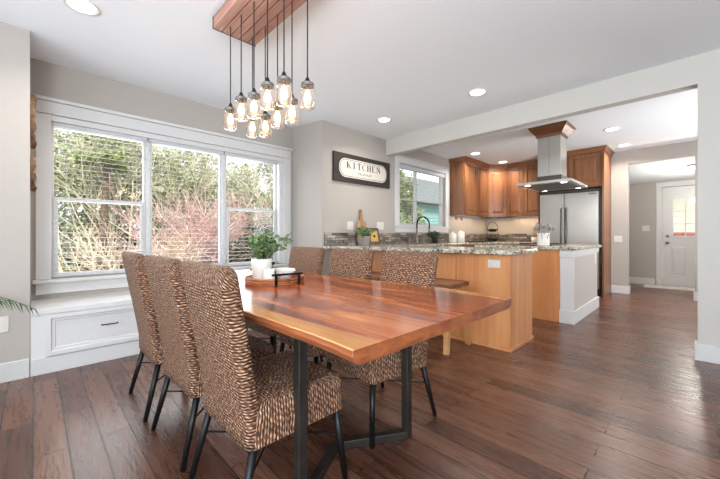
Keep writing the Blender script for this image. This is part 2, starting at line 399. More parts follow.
struct('wall_rear', wall_hole('y', -3.1, -3.0, -3.54, 2.75, 0, C, -2.6, 1.6, .1, 2.3), 'wall')
# hall beyond the kitchen
struct('wall_hall_back', wall_hole('y', Yd, Yd+.12, -2.0, 1.3, 0, 2.6, -.53, .37, 0, 2.09), 'wall')
struct('wall_hall_left', MB().box(-2.0, -1.9, Yw+.12, Yd, 0, 2.6), 'wall')
struct('wall_hall_right', MB().box(1.2, 1.3, Yw+.12, Yd, 0, 2.6), 'wall')
mb = MB(); mb.loft([[(-2.0, Yw+.02+.1, HDR), (1.3, Yw+.12, HDR), (1.3, Yw+.12, HDR+.1), (-2.0, Yw+.12, HDR+.1)], [(-2.0, Yd, 2.2), (1.3, Yd, 2.2), (1.3, Yd, 2.3), (-2.0, Yd, 2.3)]])
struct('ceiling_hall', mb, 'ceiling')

# ---- baseboards
def baseb(name, x0, x1, y0, y1, h=.14): struct(name, MB().box(x0, x1, y0, y1, 0, h), 'trim', bevel=.004)
baseb('baseboard_left', Xo, Xo+.018, -3.0, -.032)
baseb('baseboard_dining_right', -.016, 2.6, Yb-.018, Yb)
baseb('baseboard_dining_end', -.018, -.001, Yb+.001, Yb+.12)
baseb('baseboard_kitchen_back', -1.13, -.867, Yw-.018, Yw)
baseb('baseboard_hall_jamb', -.885, -.867, Yw+.001, Yw+.12)
baseb('baseboard_kitchen_corner', -.048, 1.2, Yw-.018, Yw)
baseb('baseboard_hall_back', -1.9, -.64, Yd-.018, Yd)
baseb('baseboard_hall_jamb_right', -.048, -.03, Yw+.001, Yw+.12)

# ---- bay window (window_1)
w = empty('window_1', (Xi, 1.27, .68), kind='structure')
mb = MB()
X1 = Xi+.022
mb.box(Xi, X1, .0, .10, .676, 2.154); mb.box(Xi, X1, 2.48, 2.60, .676, 2.154); mb.box(Xi, Xi+.012, .101, 2.479, 2.10, 2.154)          # side casings
mb.box(Xi, X1, .0, 2.60, 2.171, 2.269)                                                # head casing
mb.box(Xi, X1+.02, -.012, 2.62, 2.27, 2.30); mb.box(Xi, X1+.012, -.005, 2.61, 2.155, 2.17)
mb.build('casing', 'trim', w, .003)
MB().box(Xi-.02, Xi+.06, -.02, 2.63, .645, .675).build('window_sill', 'trim', w, .004)
MB().box(Xi, X1, .0, 2.60, .545, .644).build('apron', 'trim', w, .003)
mb = MB()
fx0, fx1 = Xi-.12, Xi-.075
secs = [(.10, .845), (.885, 1.655), (1.695, 2.425)]
mb.box(fx0, Xi-.055, .845, .885, .68, 2.10); mb.box(fx0, Xi-.055, 1.655, 1.695, .68, 2.10)
mb.build('mullion', 'trim', w, .003)
for i, (a, b) in enumerate(secs):
    f = MB()
    f.box(fx0, fx1, a, a+.022, .68, 2.10).box(fx0, fx1, b-.022, b, .68, 2.10).box(fx0, fx1, a+.022, b-.022, .68, .72).box(fx0, fx1, a+.022, b-.022, 2.065, 2.10)
    if i != 1: f.box(fx0, fx1+.01, a+.022, b-.022, 1.39, 1.425).box(fx1, fx1+.01, a+.022, a+.05, .72, 1.39).box(fx1, fx1+.01, b-.05, b-.022, .72, 1.39)
    fo = f.build('sash', 'trim', w, .003)
    MB().box(Xi-.10, Xi-.096, a+.02, b-.02, .71, 2.07).build('pane', 'glass', fo)
# reveal lining
MB().box(Xi-.125, Xi-.001, .1005, .104, .681, 2.099).box(Xi-.125, Xi-.001, 2.425, 2.4795, .681, 2.099).build('jamb', 'trim', w)
# blinds
lab = ['white horizontal blind on the leftmost sash of the big window', 'white horizontal blind over the middle pane of the big window', 'white horizontal blind on the rightmost sash of the big window']
for i, (a, b) in enumerate(((.105, .85), (.86, 1.66), (1.67, 2.423))):
    r = empty('window_blind', (Xi-.015, (a+b)/2, .69), lab[i], 'blind', 'blinds on the big window')
    MB().box(Xi-.045, Xi-.005, a+.004, b-.004, 2.07, 2.10).build('headrail', 'blind', r, .003)
    mb = MB(); n = 30; xc = Xi-.024
    for k in range(n):
        z = .725 + k*(2.06-.725)/(n-1)
        mb.loft([[(xc-.011, y, z+.0016), (xc, y, z+.0012), (xc+.011, y, z+.0), (xc+.011, y, z-.0011), (xc, y, z+.0002), (xc-.011, y, z+.0005)] for y in (a+.006, b-.006)])
    mb.build('slats', 'blind', r)
    MB().box(xc-.022, xc+.022, a+.006, b-.006, .69, .712).build('bottom_rail', 'blind', r, .003)
    mb = MB()
    for y in (a+.1, b-.1): mb.box(xc+.0235, xc+.025, y-.001, y+.001, .7, 2.06)
    mb.build('ladder_cord', 'blind', r)

# ---- kitchen window (window_2)
w = empty('window_2', (Xo, 5.1, 1.24), kind='structure')
X1 = Xo+.02
mb = MB(); mb.box(Xo, X1, 4.28, 4.39, 1.241, 2.299).box(Xo, X1, 5.86, 5.96, 1.241, 2.299).box(Xo, X1, 4.28, 5.96, 2.30, 2.40).box(Xo, X1+.015, 4.26, 5.975, 2.401, 2.42)
mb.build('casing', 'trim', w, .003)
MB().box(Xo-.02, Xo+.04, 4.26, 5.98, 1.215, 1.24).build('window_sill', 'trim', w, .003)
MB().box(Xo, Xo+.018, 4.28, 5.96, 1.125, 1.215).build('apron', 'trim', w, .003)
mb = MB(); fa, fb = Xo-.13, Xo-.06
mb.box(fa, fb, 4.39, 4.415, 1.24, 2.30).box(fa, fb, 5.835, 5.86, 1.24, 2.30).box(fa, fb, 4.415, 5.835, 1.24, 1.275).box(fa, fb, 4.415, 5.835, 2.27, 2.30).box(fa, fb-.02, 4.97, 5.01, 1.275, 2.27).box(fa, fb-.02, 4.415, 4.97, 1.69, 1.715).box(fa, fb-.02, 5.01, 5.835, 1.69, 1.715)
mb.build('sash', 'trim', w, .003)
MB().box(Xo-.10, Xo-.096, 4.42, 5.83, 1.27, 2.27).build('pane', 'glass', w)
r = empty('window_blind', (Xo-.03, 5.1, 1.25), 'small white blind over the kitchen sink window', 'blind')
MB().box(Xo-.055, Xo-.002, 4.4, 5.85, 2.22, 2.295).build('headrail', 'blind', r, .003)
mb = MB(); xc = Xo-.03
for k in range(21):
    z = 1.28+k*.0455
    t = -.002
    mb.loft([[(xc-.015, y, z-t), (xc+.015, y, z+t), (xc+.015, y, z+t-.0015), (xc-.015, y, z-t-.0015)] for y in (4.405, 5.845)])
mb.build('slats', 'blind', r)
# unseen right and rear windows, added to let in fill light
w = empty('added_window_3', (2.65, -.5, .3), kind='structure')
MB().box(2.66, 2.70, -1.9, -1.84, .3, 2.3).box(2.66, 2.70, .84, .9, .3, 2.3).box(2.66, 2.70, -1.9, .9, .3, .36).box(2.66, 2.70, -1.9, .9, 2.24, 2.3).box(2.66, 2.70, -.53, -.47, .3, 2.3).build('frame', 'trim', w)
MB().box(2.68, 2.684, -1.85, .85, .35, 2.25).build('pane', 'glass', w)
w = empty('added_window_4', (-.5, -3.05, .1), kind='structure')
MB().box(-2.6, -2.54, -3.08, -3.04, .1, 2.3).box(1.54, 1.6, -3.08, -3.04, .1, 2.3).box(-2.6, 1.6, -3.08, -3.04, .1, .18).box(-2.6, 1.6, -3.08, -3.04, 2.22, 2.3).box(-.54, -.46, -3.08, -3.04, .1, 2.3).build('frame', 'trim', w)
MB().box(-2.55, 1.55, -3.062, -3.058, .15, 2.25).build('pane', 'glass', w)

# ---- window seat
r = empty('storage_bench', (Xo-.27, 1.31, 0), 'white built-in bench with panelled drawers under the big window', 'bench')
MB().box(Xi+.002, Xo-.002, -.028, 2.65, 0, .46).build('body', 'trim', r, .002)
MB().box(Xi+.003, Xo+.012, -.028, 2.652, .46, .50).build('seat_top', 'trim', r, .004)
MB().box(Xo-.002, Xo+.016, -.028, 2.72, 0, .125).build('plinth', 'trim', r, .003)
for k, yc in enumerate((.455, 1.305, 2.155)):
    d = MB().panel((Xo-.002, yc-.40, .135), (0,1,0), (0,0,1), (1,0,0), .80, .318, [(0,0), (0,.028), (.03,.028), (.036,.012), (.055,.012), (.06,.006)]).build('drawer', 'trim', r, 0)
    h = MB().tube([(Xo+.008, yc-.055, .315), (Xo+.034, yc-.055, .315), (Xo+.034, yc+.055, .315), (Xo+.008, yc+.055, .315)], .005, 6).build('handle', 'metal_black', d)

# ---- kitchen sign
r = empty('wall_sign', (Xo+.02, 3.53, 1.83), 'long dark-framed sign with rounded white face reading KITCHEN on the wall', 'sign')
MB().box(Xo+.001, Xo+.03, 2.935, 4.125, 1.83, 2.24).build('frame', 'signframe', r, .004)
def rrect(cy, cz, hw, hh, rad, n=8):
    pts = []
    for cx_, cz_, a0 in ((hw-rad, hh-rad, 0), (-hw+rad, hh-rad, 90), (-hw+rad, -hh+rad, 180), (hw-rad, -hh+rad, 270)):
        for i in range(n+1):
            a = radians(a0+90*i/n); pts.append((cy+cx_+rad*cos(a), cz+cz_+rad*sin(a)))
    return pts
def plate(mb, pts, x0, x1): mb.loft([[(x0, y, z) for y, z in pts], [(x1, y, z) for y, z in pts]])
mb = MB(); plate(mb, rrect(3.53, 2.035, .50, .135, .12), Xo+.03, Xo+.036); face = mb.build('face', 'signface', r)
mb = MB(); ou = rrect(3.53, 2.035, .485, .120, .105); inn = rrect(3.53, 2.035, .479, .114, .10)
b0 = len(mb.v); n = len(ou)
mb.v += [(Xo+.0365, y, z) for y, z in ou] + [(Xo+.0365, y, z) for y, z in inn]
for j in range(n): mb.face((b0+j, b0+(j+1) % n, b0+n+(j+1) % n, b0+n+j))
mb.build('border_line', 'ink', face)
GL = {  # stroke letters on a 1 x 1 cell : (x0,y0,x1,y1,width)
 'K': [(.2,0,.2,1,.16), (.85,1,.25,.45,.06), (.38,.55,.88,0,.16), (.05,0,.38,0,.05), (.05,1,.38,1,.05), (.7,1,.98,1,.05), (.7,0,1,0,.05)],
 'I': [(.5,0,.5,1,.16), (.3,0,.7,0,.05), (.3,1,.7,1,.05)],
 'T': [(.5,0,.5,1,.16), (.08,1,.92,1,.06), (.08,1,.08,.78,.05), (.92,1,.92,.78,.05), (.32,0,.68,0,.05)],
 'H': [(.2,0,.2,1,.16), (.8,0,.8,1,.16), (.2,.5,.8,.5,.06), (.05,0,.36,0,.05), (.05,1,.36,1,.05), (.64,0,.95,0,.05), (.64,1,.95,1,.05)],
 'E': [(.22,0,.22,1,.16), (.08,0,.86,0,.06), (.08,1,.84,1,.06), (.22,.52,.66,.52,.06), (.86,0,.86,.22,.05), (.84,1,.84,.8,.05)],
 'N': [(.18,0,.18,1,.06), (.18,1,.82,0,.17), (.82,0,.82,1,.06), (.03,0,.32,0,.05), (.03,1,.25,1,.05), (.66,1,.97,1,.05)],
}
cw = .104; ch = .095; y = 3.53-.362
for ch_ in 'KITCHEN':
    st = GL.get(ch_); mb = MB()
    if ch_ == 'C':
        pr = None; st = []
        for i in range(13):
            a = radians(42+276*i/12); p = (.5+.42*cos(a), .5+.5*sin(a))
            if pr: st.append((*pr, *p, .13 if 4 <= i <= 9 else .07))
            pr = p
    for a, b_, c_, d_, wd in st:
        mb.bar((Xo+.037, y+a*cw*.82, 2.035+b_*ch), (Xo+.037, y+c_*cw*.82, 2.035+d_*ch), (wd+.035)*cw, .0015)
    mb.build('letter', 'ink', face)
    y += .104
mb = MB(); pts = []
for i in range(70):
    t = i/69; pts.append((Xo+.0372, 3.38+.30*t+.008*sin(t*48), 1.975+.016*sin(t*62)*(0.5+.5*abs(sin(t*9)))))
mb.tube(pts, .0022, 4); mb.build('script_line', 'ink', face)

# ---- wall plates
def plate_thing(name, label, c, ax, w, h, cat, group=None, sock=True):
    r = empty(name, c, label, cat, group)
    x, y, z = c
    if ax == 'x':
        MB().panel((x, y-w/2, z-h/2), (0,1,0), (0,0,1), (1,0,0), w, h, [(0,0), (0,.005), (.003,.007)]).build('cover_plate', 'plate', r)
        if sock:
            n = max(1, round(w/.06))
            for i in range(n):
                yy = y-w/2+(i+.5)*w/n
                MB().box(x+.006, x+.009, yy-.016, yy+.016, z-.034, z+.034).build('socket' if 'outlet' in name else 'rocker', 'plate', r, .001)
    else:
        MB().panel((x-w/2, y, z-h/2), (1,0,0), (0,0,1), (0,-1,0), w, h, [(0,0), (0,.005), (.003,.007)]).build('cover_plate', 'plate', r)
        n = max(1, round(w/.06))
        for i in range(n):
            xx = x-w/2+(i+.5)*w/n
            MB().box(xx-.016, xx+.016, y-.009, y-.006, z-.034 if h > .09 else z-.018, z+.034 if h > .09 else z+.018).build('socket' if 'outlet' in name else 'rocker', 'plate', r, .001)
    return r
plate_thing('wall_outlet', 'white wall outlet low on the left wall below the palm frond', (Xo, -.20, .42), 'x', .12, .115, 'outlet')
plate_thing('light_switch', 'white double switch left of the wooden cutting board', (Xo, 3.27, 1.21), 'x', .12, .12, 'switch')
plate_thing('light_switch', 'white double switch right of the cutting board, before the sink window', (Xo, 3.92, 1.22), 'x', .16, .12, 'switch')
plate_thing('light_switch', 'white wall switch beside the refrigerator panel at the hall opening', (-1.03, Yw, 1.0), 'y', .12, .12, 'switch')
plate_thing('light_switch', 'small white switch on the hall wall left of the white door', (-.79, Yd, 1.22), 'y', .12, .12, 'switch')
# ---- recessed lights
def can_light(x, y, z, label, power=22):
    r = empty('recessed_light', (x, y, z), label, 'ceiling light', 'recessed ceiling lights')
    MB().lathe([(.095, 0), (.098, -.006), (.082, -.008), (.075, -.002)], (x, y, z), 28).build('trim_ring', 'white', r, smooth=True)
    MB().lathe([(.074, -.003), (.074, -.0045)], (x, y, z), 28).build('lens', 'can', r)
    ld = bpy.data.lights.new('recessed_lamp', 'AREA'); ld.shape = 'DISK'; ld.size = .14; ld.energy = power; ld.color = (1, .93, .84); ld.spread = radians(140)
    lo = bpy.data.objects.new('recessed_lamp', ld); COL.objects.link(lo); lo.parent = r; lo.location = (0, 0, -.012)
for x, y, lb, p in ((-2.91, .225, 'round recessed light at top left above the window seat', 9), (-2.945, 3.34, 'round recessed light above the KITCHEN sign', 9), (-1.67, 3.42, 'round recessed light in mid ceiling right of the jar lamps', 9),
                 (-2.95, 5.95, 'left round light over the kitchen wall cabinets', 12), (-2.88, 7.05, 'round light above the corner cabinet deep in the kitchen', 12),
                 (-.876, 6.01, 'nearer round light in the kitchen ceiling right of the hood', 12), (-.885, 7.22, 'farther round light in the kitchen ceiling near the hall opening', 12)):
    can_light(x, y, C, lb, p)
r = empty('dome_light', (-.07, 8.3, 2.318), 'small round ceiling lamp in the hall near the white door', 'ceiling light')
MB().lathe([(.07, -.001), (.07, -.02), (.06, -.025)], (-.07, 8.3, 2.318), 20).build('canopy', 'nickel', r, smooth=True)
MB().sphere((-.07, 8.3, 2.265), .05, 14, 8).build('globe', 'dome', r, smooth=True)
ld = bpy.data.lights.new('hall_lamp', 'POINT'); ld.energy = 34; ld.shadow_soft_size = .08; ld.color = (1, .95, .88)
lo = bpy.data.objects.new('hall_lamp', ld); COL.objects.link(lo); lo.parent = r; lo.location = (0, 0, -.45)

# ---- hall door
d = empty('door_1', (-.08, Yd, 0), kind='structure')
mb = MB(); mb.box(-.62, -.53, Yd-.02, Yd, 0, 2.089).box(.37, .46, Yd-.02, Yd, 0, 2.089).box(-.62, .46, Yd-.02, Yd, 2.09, 2.19)
mb.build('casing', 'trim', d, .003)
dx0, dx1 = -.52, .36
gx0, gx1, gz0, gz1 = -.36, .20, 1.05, 1.84
mb = wall_hole('y', Yd+.005, Yd+.045, dx0, dx1, .015, 2.08, gx0, gx1, gz0, gz1); slab = mb.build('door_slab', 'trim', d)
mb = MB(); yf = Yd+.005
mb.box(gx0-.035, gx0+.005, yf-.014, yf, gz0-.035, gz1+.035).box(gx1-.005, gx1+.035, yf-.014, yf, gz0-.035, gz1+.035).box(gx0, gx1, yf-.014, yf, gz0-.035, gz0+.005).box(gx0, gx1, yf-.014, yf, gz1-.005, gz1+.035)
for i in (1, 2):
    xx = gx0+(gx1-gx0)*i/3; mb.box(xx-.008, xx+.008, yf-.006, yf+.01, gz0, gz1)
    zz = gz0+(gz1-gz0)*i/3; mb.box(gx0, gx1, yf-.006, yf+.01, zz-.008, zz+.008)
mb.build('muntins', 'trim', slab, .002)
MB().box(gx0, gx1, Yd+.022, Yd+.026, gz0, gz1).build('pane', 'glass', slab)
for xa in (-.385, .01):
    MB().panel((xa, yf, .27), (1,0,0), (0,0,1), (0,-1,0), .215, .56, [(0,0), (.0,.004), (.018,.012), (.03,.003), (.05,.008)]).build('raised_panel', 'trim', slab)
def knob_mesh(z):
    mb = MB(); prof = [(.03, 0), (.03, .012), (.012, .02), (.012, .04), (.03, .05), (.03, .068), (.012, .078)]
    mb.loft([[(-.445+r*cos(2*pi*k/14), yf-h, z+r*sin(2*pi*k/14)) for k in range(14)] for r, h in prof]); return mb
knob_mesh(.915).build('door_knob', 'nickel', slab, smooth=True)
mb = MB(); mb.loft([[(-.445+r*cos(2*pi*k/14), yf-h, 1.055+r*sin(2*pi*k/14)) for k in range(14)] for r, h in [(.03, 0), (.03, .014), (.018, .02)]]); mb.build('deadbolt', 'nickel', slab, smooth=True)
tag(MB().box(-.79, .25, 8.98, 9.44, 0.0005, .012).build('door_mat', 'rug', bevel=.004), 'pale grey mat on the floor before the white hall door', 'rug')

# ------------------------------------------------------------------ kitchen cabinets
DR = [(0,0), (0,.02), (.055,.02), (.058,.004), (.075,.004), (.11,.017)]
def door(root, P, U, w, h, Nn, mat='cab', knob=None, name='door'):
    d = MB().panel(P, U, (0,0,1), Nn, w, h, DR).build(name, mat, root)
    if knob:
        P, U, Nn = Vector(P), Vector(U), Vector(Nn)
        c = P+U*knob[0]+Vector((0,0,knob[1]))+Nn*.02
        MB().tube([c, c+Nn*.012, c+Nn*.014, c+Nn*.026], [.005, .005, .013, .011], 10).build('knob', 'nickel', d, smooth=True)
    return d
zb, zt = 1.475, 2.545
def crown(root, pts, out, closed=False):
    """pts: front polyline (x,y) ; out: outward unit normals per point scaled"""
    mb = MB(); prof = [(0, 2.535), (.012, 2.535), (.02, 2.56), (.045, 2.60), (.05, 2.615), (0, 2.615)]
    rings = []
    for (x, y), (nx, ny) in zip(pts, out): rings.append([(x+nx*a, y+ny*a, z) for a, z in prof])
    mb.loft(rings); return mb.build('crown', 'cab_h', root)
# sink-wall cabinet (two doors)
r = empty('wall_cabinet', (-3.375, 6.56, zb), 'cherry wall cabinet with two raised doors right of the kitchen window', 'cabinet', None); cabA = r
MB().box(Xo+.002, -3.23, 6.03, 7.10, zb, zt).build('carcass', 'cab', r, .002)
door(r, (-3.23, 6.042, zb+.01), (0,1,0), .515, zt-zb-.02, (1,0,0), knob=(.48, .05)); door(r, (-3.23, 6.573, zb+.01), (0,1,0), .515, zt-zb-.02, (1,0,0), knob=(.04, .05))
crown(r, [(Xo+.002, 6.03), (-3.21, 6.03), (-3.21, 7.098)], [(0,-1), (1,-1), (1,0)])
# corner cabinet
r = empty('corner_cabinet', (-3.3, 7.4, zb), 'diagonal cherry corner cabinet with one raised door', 'cabinet'); cabB = r
a = Vector((-3.23, 7.102, 0)); b = Vector((-2.942, 7.39, 0)); U = (b-a).normalized(); Nn = Vector((U.y, -U.x, 0))
MB().loft([[(Xo+.002, 7.102, z), (a.x, a.y, z), (b.x, b.y, z), (-2.942, Yw-.002, z), (Xo+.002, Yw-.002, z)] for z in (zb, zt)]).build('carcass', 'cab', r)
wd = (b-a).length
door(r, (a.x+U.x*.01, a.y+U.y*.01, zb+.01), U, wd-.02, zt-zb-.02, Nn, knob=(.04, .05))
crown(r, [(a.x+.02, a.y), (b.x, b.y-.02)], [(1, -.4), (.4, -1)])
# back wall cabinet
r = empty('wall_cabinet', (-2.56, 7.55, zb), 'cherry wall cabinet with two doors between corner cabinet and refrigerator', 'cabinet'); cabC = r
MB().box(-2.938, -2.20, 7.39, Yw-.002, zb, zt).build('carcass', 'cab', r, .002)
door(r, (-2.93, 7.39, zb+.01), (1,0,0), .355, zt-zb-.02, (0,-1,0), knob=(.32, .05)); door(r, (-2.565, 7.39, zb+.01), (1,0,0), .355, zt-zb-.02, (0,-1,0), knob=(.035, .05))
crown(r, [(-2.938, 7.37), (-2.20, 7.37)], [(.4,-1), (0,-1)])
# cabinet over the fridge with tall side panel
r = empty('refrigerator_cabinet', (-1.66, 7.4, 0), 'cherry cabinet above the refrigerator with a full height side panel', 'cabinet')
MB().box(-2.19, -1.16, 7.07, Yw-.002, 1.93, zt).build('carcass', 'cab', r, .002)
MB().box(-1.16, -1.132, 7.02, Yw-.002, 0, zt).build('side_panel', 'cab', r, .002)
MB().box(-2.198, -2.185, 7.07, Yw-.002, 0, zt).build('side_panel', 'cab', r, .002)
door(r, (-2.18, 7.07, 1.955), (1,0,0), .50, .575, (0,-1,0)); door(r, (-1.67, 7.07, 1.955), (1,0,0), .50, .575, (0,-1,0))
crown(r, [(-2.198, 7.05), (-1.132, 7.02), (-1.132, Yw-.002)], [(0,-1), (1,-1), (1,0)])
# refrigerator
r = empty('refrigerator', (-1.67, 7.4, 0), 'stainless steel side by side refrigerator with long vertical handles', 'refrigerator')
MB().box(-2.17, -1.175, 7.12, 7.68, .02, 1.91).build('body', 'black', r, .003)
MB().box(-2.165, -1.755, 7.05, 7.12, .12, 1.85).build('freezer_door', 'steel', r, .008)
MB().box(-1.745, -1.215, 7.05, 7.12, .12, 1.85).build('refrigerator_door', 'steel', r, .008)
MB().box(-2.165, -1.215, 7.08, 7.12, 1.862, 1.905).build('top_grille', 'steel_dark', r, .003)
MB().box(-2.165, -1.215, 7.09, 7.12, .025, .11).build('toe_grille', 'black', r, .003)
for x, nm in ((-1.79, 'freezer_handle'), (-1.71, 'refrigerator_handle')):
    MB().tube([(x, 7.05, .62), (x, 7.0, .64), (x, 7.0, 1.56), (x, 7.05, 1.58)], .013, 8).build('handle', 'steel_dark', r, smooth=True)
MB().box(-1.36, -1.25, 7.046, 7.05, 1.805, 1.82).build('badge', 'steel_dark', r)

# base cabinets
def base_cab_x(name, label, x0, x1, y0, y1, mat='cab'):
    r = empty(name, ((x0+x1)/2, (y0+y1)/2, 0), label, 'cabinet'); return r
r = empty('base_cabinet', (-3.24, 5.7, 0), 'cherry base cabinets under the sink window counter', 'cabinet')
MB().box(Xo+.002, -2.96, 3.75, 7.09, .1, .888).build('carcass', 'cab', r, .002)
MB().box(Xo+.002, -3.02, 3.75, 7.09, 0, .1).build('toe_kick', 'black', r)
for k in range(6): door(r, (-2.96, 3.78+k*.55, .12), (0,1,0), .53, .56, (1,0,0), knob=(.06 if k % 2 else .47, .52))
r = empty('base_cabinet', (-2.57, 7.4, 0), 'cherry base cabinet on the back wall left of the refrigerator', 'cabinet')
MB().box(-2.955, -2.20, 7.12, Yw-.002, .1, .888).build('carcass', 'cab', r, .002)
MB().box(-2.955, -2.20, 7.18, Yw-.002, 0, .1).build('toe_kick', 'black', r)
for k in range(2): door(r, (-2.945+k*.37, 7.12, .12), (1,0,0), .36, .56, (0,-1,0), knob=(.3 if not k else .06, .52))
def slab_counter(pts, name, label, z0=.89, z1=.93):
    mb = MB(); mb.loft([[(x, y, z) for x, y in pts] for z in (z0, z1)]); return tag(mb.build(name, 'granite', bevel=.008), label, 'counter')
def arc(cx_, cy_, r_, a0, a1, n=6): return [(cx_+r_*cos(radians(a0+(a1-a0)*i/n)), cy_+r_*sin(radians(a0+(a1-a0)*i/n))) for i in range(n+1)]
slab_counter([(Xo+.001, 3.77), (-2.93, 3.77), (-2.93, 7.08), (-2.20, 7.08), (-2.20, Yw-.001), (Xo+.001, Yw-.001)], 'countertop', 'granite counter running under the sink window to the refrigerator')
slab_counter([(Xo+.001, 2.765), (-2.6, 2.87), (-1.5, 3.02)] + arc(-1.25, 3.13, .09, -85, 0) + arc(-1.22, 3.70, .06, 0, 90) + [(Xo+.001, 3.765)], 'peninsula_countertop', 'speckled granite top of the peninsula behind the dining chairs')
# backsplash
tag(MB().box(Xo+.001, Xo+.014, 2.79, 7.685, .931, 1.105).build('backsplash', 'mosaic'), 'grey stone mosaic strip behind the sink counter', 'backsplash')
tag(MB().box(Xo+.016, -2.20, Yw-.014, Yw-.001, .931, 1.105).build('backsplash', 'mosaic'), 'grey stone mosaic strip on the back wall behind the fruit basket', 'backsplash')
# peninsula body
r = empty('peninsula_cabinet', (-2.3, 3.4, 0), 'honey wood peninsula cabinet with plain panel back facing the dining table', 'cabinet')
MB().box(Xo+.02, -1.22, 3.12, 3.68, 0, .888).build('carcass', 'panel', r, .002)
mb = MB()
for a_, b_ in ((Xo+.02, -2.62), (-2.612, -1.75), (-1.742, -1.20)): mb.box(a_, b_, 3.10, 3.12, .0, .886)
mb.build('back_panel', 'panel', r, .002)
mb = MB()
for a_, b_ in ((3.122, 3.28), (3.287, 3.47), (3.477, 3.68)): mb.box(-1.22, -1.20, a_, b_, .0, .886)
mb.build('end_panel', 'panel', r, .003)
MB().box(Xo+.02, -1.188, 3.088, 3.10, 0, .035).box(-1.20, -1.188, 3.10, 3.69, 0, .035).build('base_shoe', 'panel', r, .003)
plate_thing('wall_outlet', 'white outlet on the wooden peninsula end under the granite edge', (-1.348, 3.10, .80), 'y', .12, .075, 'outlet')

# island
r = empty('island_cabinet', (-1.62, 5.3, 0), 'kitchen island cabinet in cherry wood with panel back', 'cabinet')
MB().box(-2.25, -1.185, 4.62, 6.0, .0, .888).build('carcass', 'panel', r, .002)
MB().box(-2.25, -1.185, 4.60, 4.62, .0, .888).build('back_panel', 'panel', r, .002)
r = empty('half_wall', (-1.1, 5.3, 0), 'painted half wall with white corner board closing the island end', 'wall')
MB().box(-1.18, -1.05, 4.615, 6.0, 0, .80).build('wall_body', 'wall', r)
MB().box(-1.183, -1.035, 4.60, 4.615, 0, .885).build('corner_board', 'trim', r, .003)
MB().box(-1.185, -1.033, 4.59, 4.62, .80, .888).box(-1.06, -1.033, 4.62, 6.01, .83, .888).box(-1.18, -1.05, 4.615, 6.0, .80, .885).build('frieze', 'trim', r, .002)
MB().box(-1.19, -1.028, 4.582, 4.60, 0, .16).box(-1.05, -1.028, 4.60, 6.01, 0, .16).build('baseboard', 'trim', r, .004)
MB().box(-1.05, -1.044, 5.82, 5.87, .66, .80).build('outlet_cover', 'white', r)
slab_counter([(-2.28, 4.57), (-1.0, 4.57), (-1.0, 6.03), (-2.28, 6.03)], 'island_countertop', 'speckled granite top of the island below the range hood')
r = empty('cooktop', (-1.7, 5.45, .93), 'black glass cooktop set in the island counter', 'cooktop')
MB().box(-1.95, -1.4, 5.08, 5.85, .9302, .938).build('glass_top', 'black', r, .002)
for x in (-1.81, -1.54):
    for y in (5.25, 5.66): MB().lathe([(.09, .938), (.09, .95), (.07, .95), (.07, .939)], (x, y, 0), 20).build('burner_grate', 'metal_black', r)

# hood
r = empty('range_hood', (-1.49, 5.46, 1.78), 'stainless island range hood with square chimney and wood collar', 'range hood')
x0, x1, y0, y1 = -1.85, -1.155, 5.0, 5.92
cx0, cx1, cy0, cy1 = -1.625, -1.33, 5.20, 5.50
MB().box(x0, x1, y0, y1, 1.785, 1.822).build('rim', 'steel', r, .003)
MB().loft([[(x0+.005, y0+.005, 1.822), (x1-.005, y0+.005, 1.822), (x1-.005, y1-.005, 1.822), (x0+.005, y1-.005, 1.822)], [(cx0-.02, cy0-.02, 1.845), (cx1+.02, cy0-.02, 1.845), (cx1+.02, cy1+.02, 1.845), (cx0-.02, cy1+.02, 1.845)]]).build('canopy', 'steel', r)
MB().box(cx0-.012, cx1+.012, cy0-.012, cy1+.012, 1.845, 1.915).build('collar', 'steel_dark', r, .002)
MB().box(cx0, cx1, cy0, cy1, 1.91, 2.50).build('chimney', 'steel', r, .003)
MB().box((cx0+cx1)/2-.0015, (cx0+cx1)/2+.0015, cy0-.0015, cy0+.001, 1.92, 2.48).build('chimney_seam', 'steel_dark', r)
MB().loft([[(cx0-e, cy0-e, z), (cx1+e, cy0-e, z), (cx1+e, cy1+e, z), (cx0-e, cy1+e, z)] for e, z in ((.012, 2.47), (.02, 2.5), (.085, 2.58), (.10, 2.617))]).build('wood_crown', 'cab_h', r)
MB().box(x0+.06, x1-.06, y0+.1, y1-.1, 1.780, 1.785).build('filter', 'steel_dark', r)
for x, y in ((-1.72, 5.08), (-1.26, 5.08), (-1.72, 5.84), (-1.26, 5.84)):
    MB().lathe([(.035, 1.7845), (.035, 1.781)], (x, y, 0), 16).build('lamp', 'hoodled', r)
ld = bpy.data.lights.new('hood_lamp', 'AREA'); ld.shape = 'RECTANGLE'; ld.size = .4; ld.size_y = .6; ld.energy = 3; ld.color = (1, .9, .75)
lo = bpy.data.objects.new('hood_lamp', ld); COL.objects.link(lo); lo.parent = r; lo.location = (0, 0, -.02)

# under-cabinet lamps (parts of their cabinets)
for root, x, y, sx, sy in ((cabA, -3.40, 6.56, .05, .9), (cabB, -3.2, 7.4, .1, .1), (cabC, -2.57, 7.55, .6, .05)):
    MB().box(x-sx/2, x+sx/2, y-sy/2, y+sy/2, zb-.012, zb-.0005).build('under_cabinet_lamp', 'white', root, .002)
    ld = bpy.data.lights.new('strip_light', 'AREA'); ld.shape = 'RECTANGLE'; ld.size = sx; ld.size_y = sy; ld.energy = 2.4; ld.color = (1, .74, .46)
    lo = bpy.data.objects.new('strip_light', ld); COL.objects.link(lo); lo.parent = root; lo.location = Vector((x, y, zb-.015))-Vector(root.location)

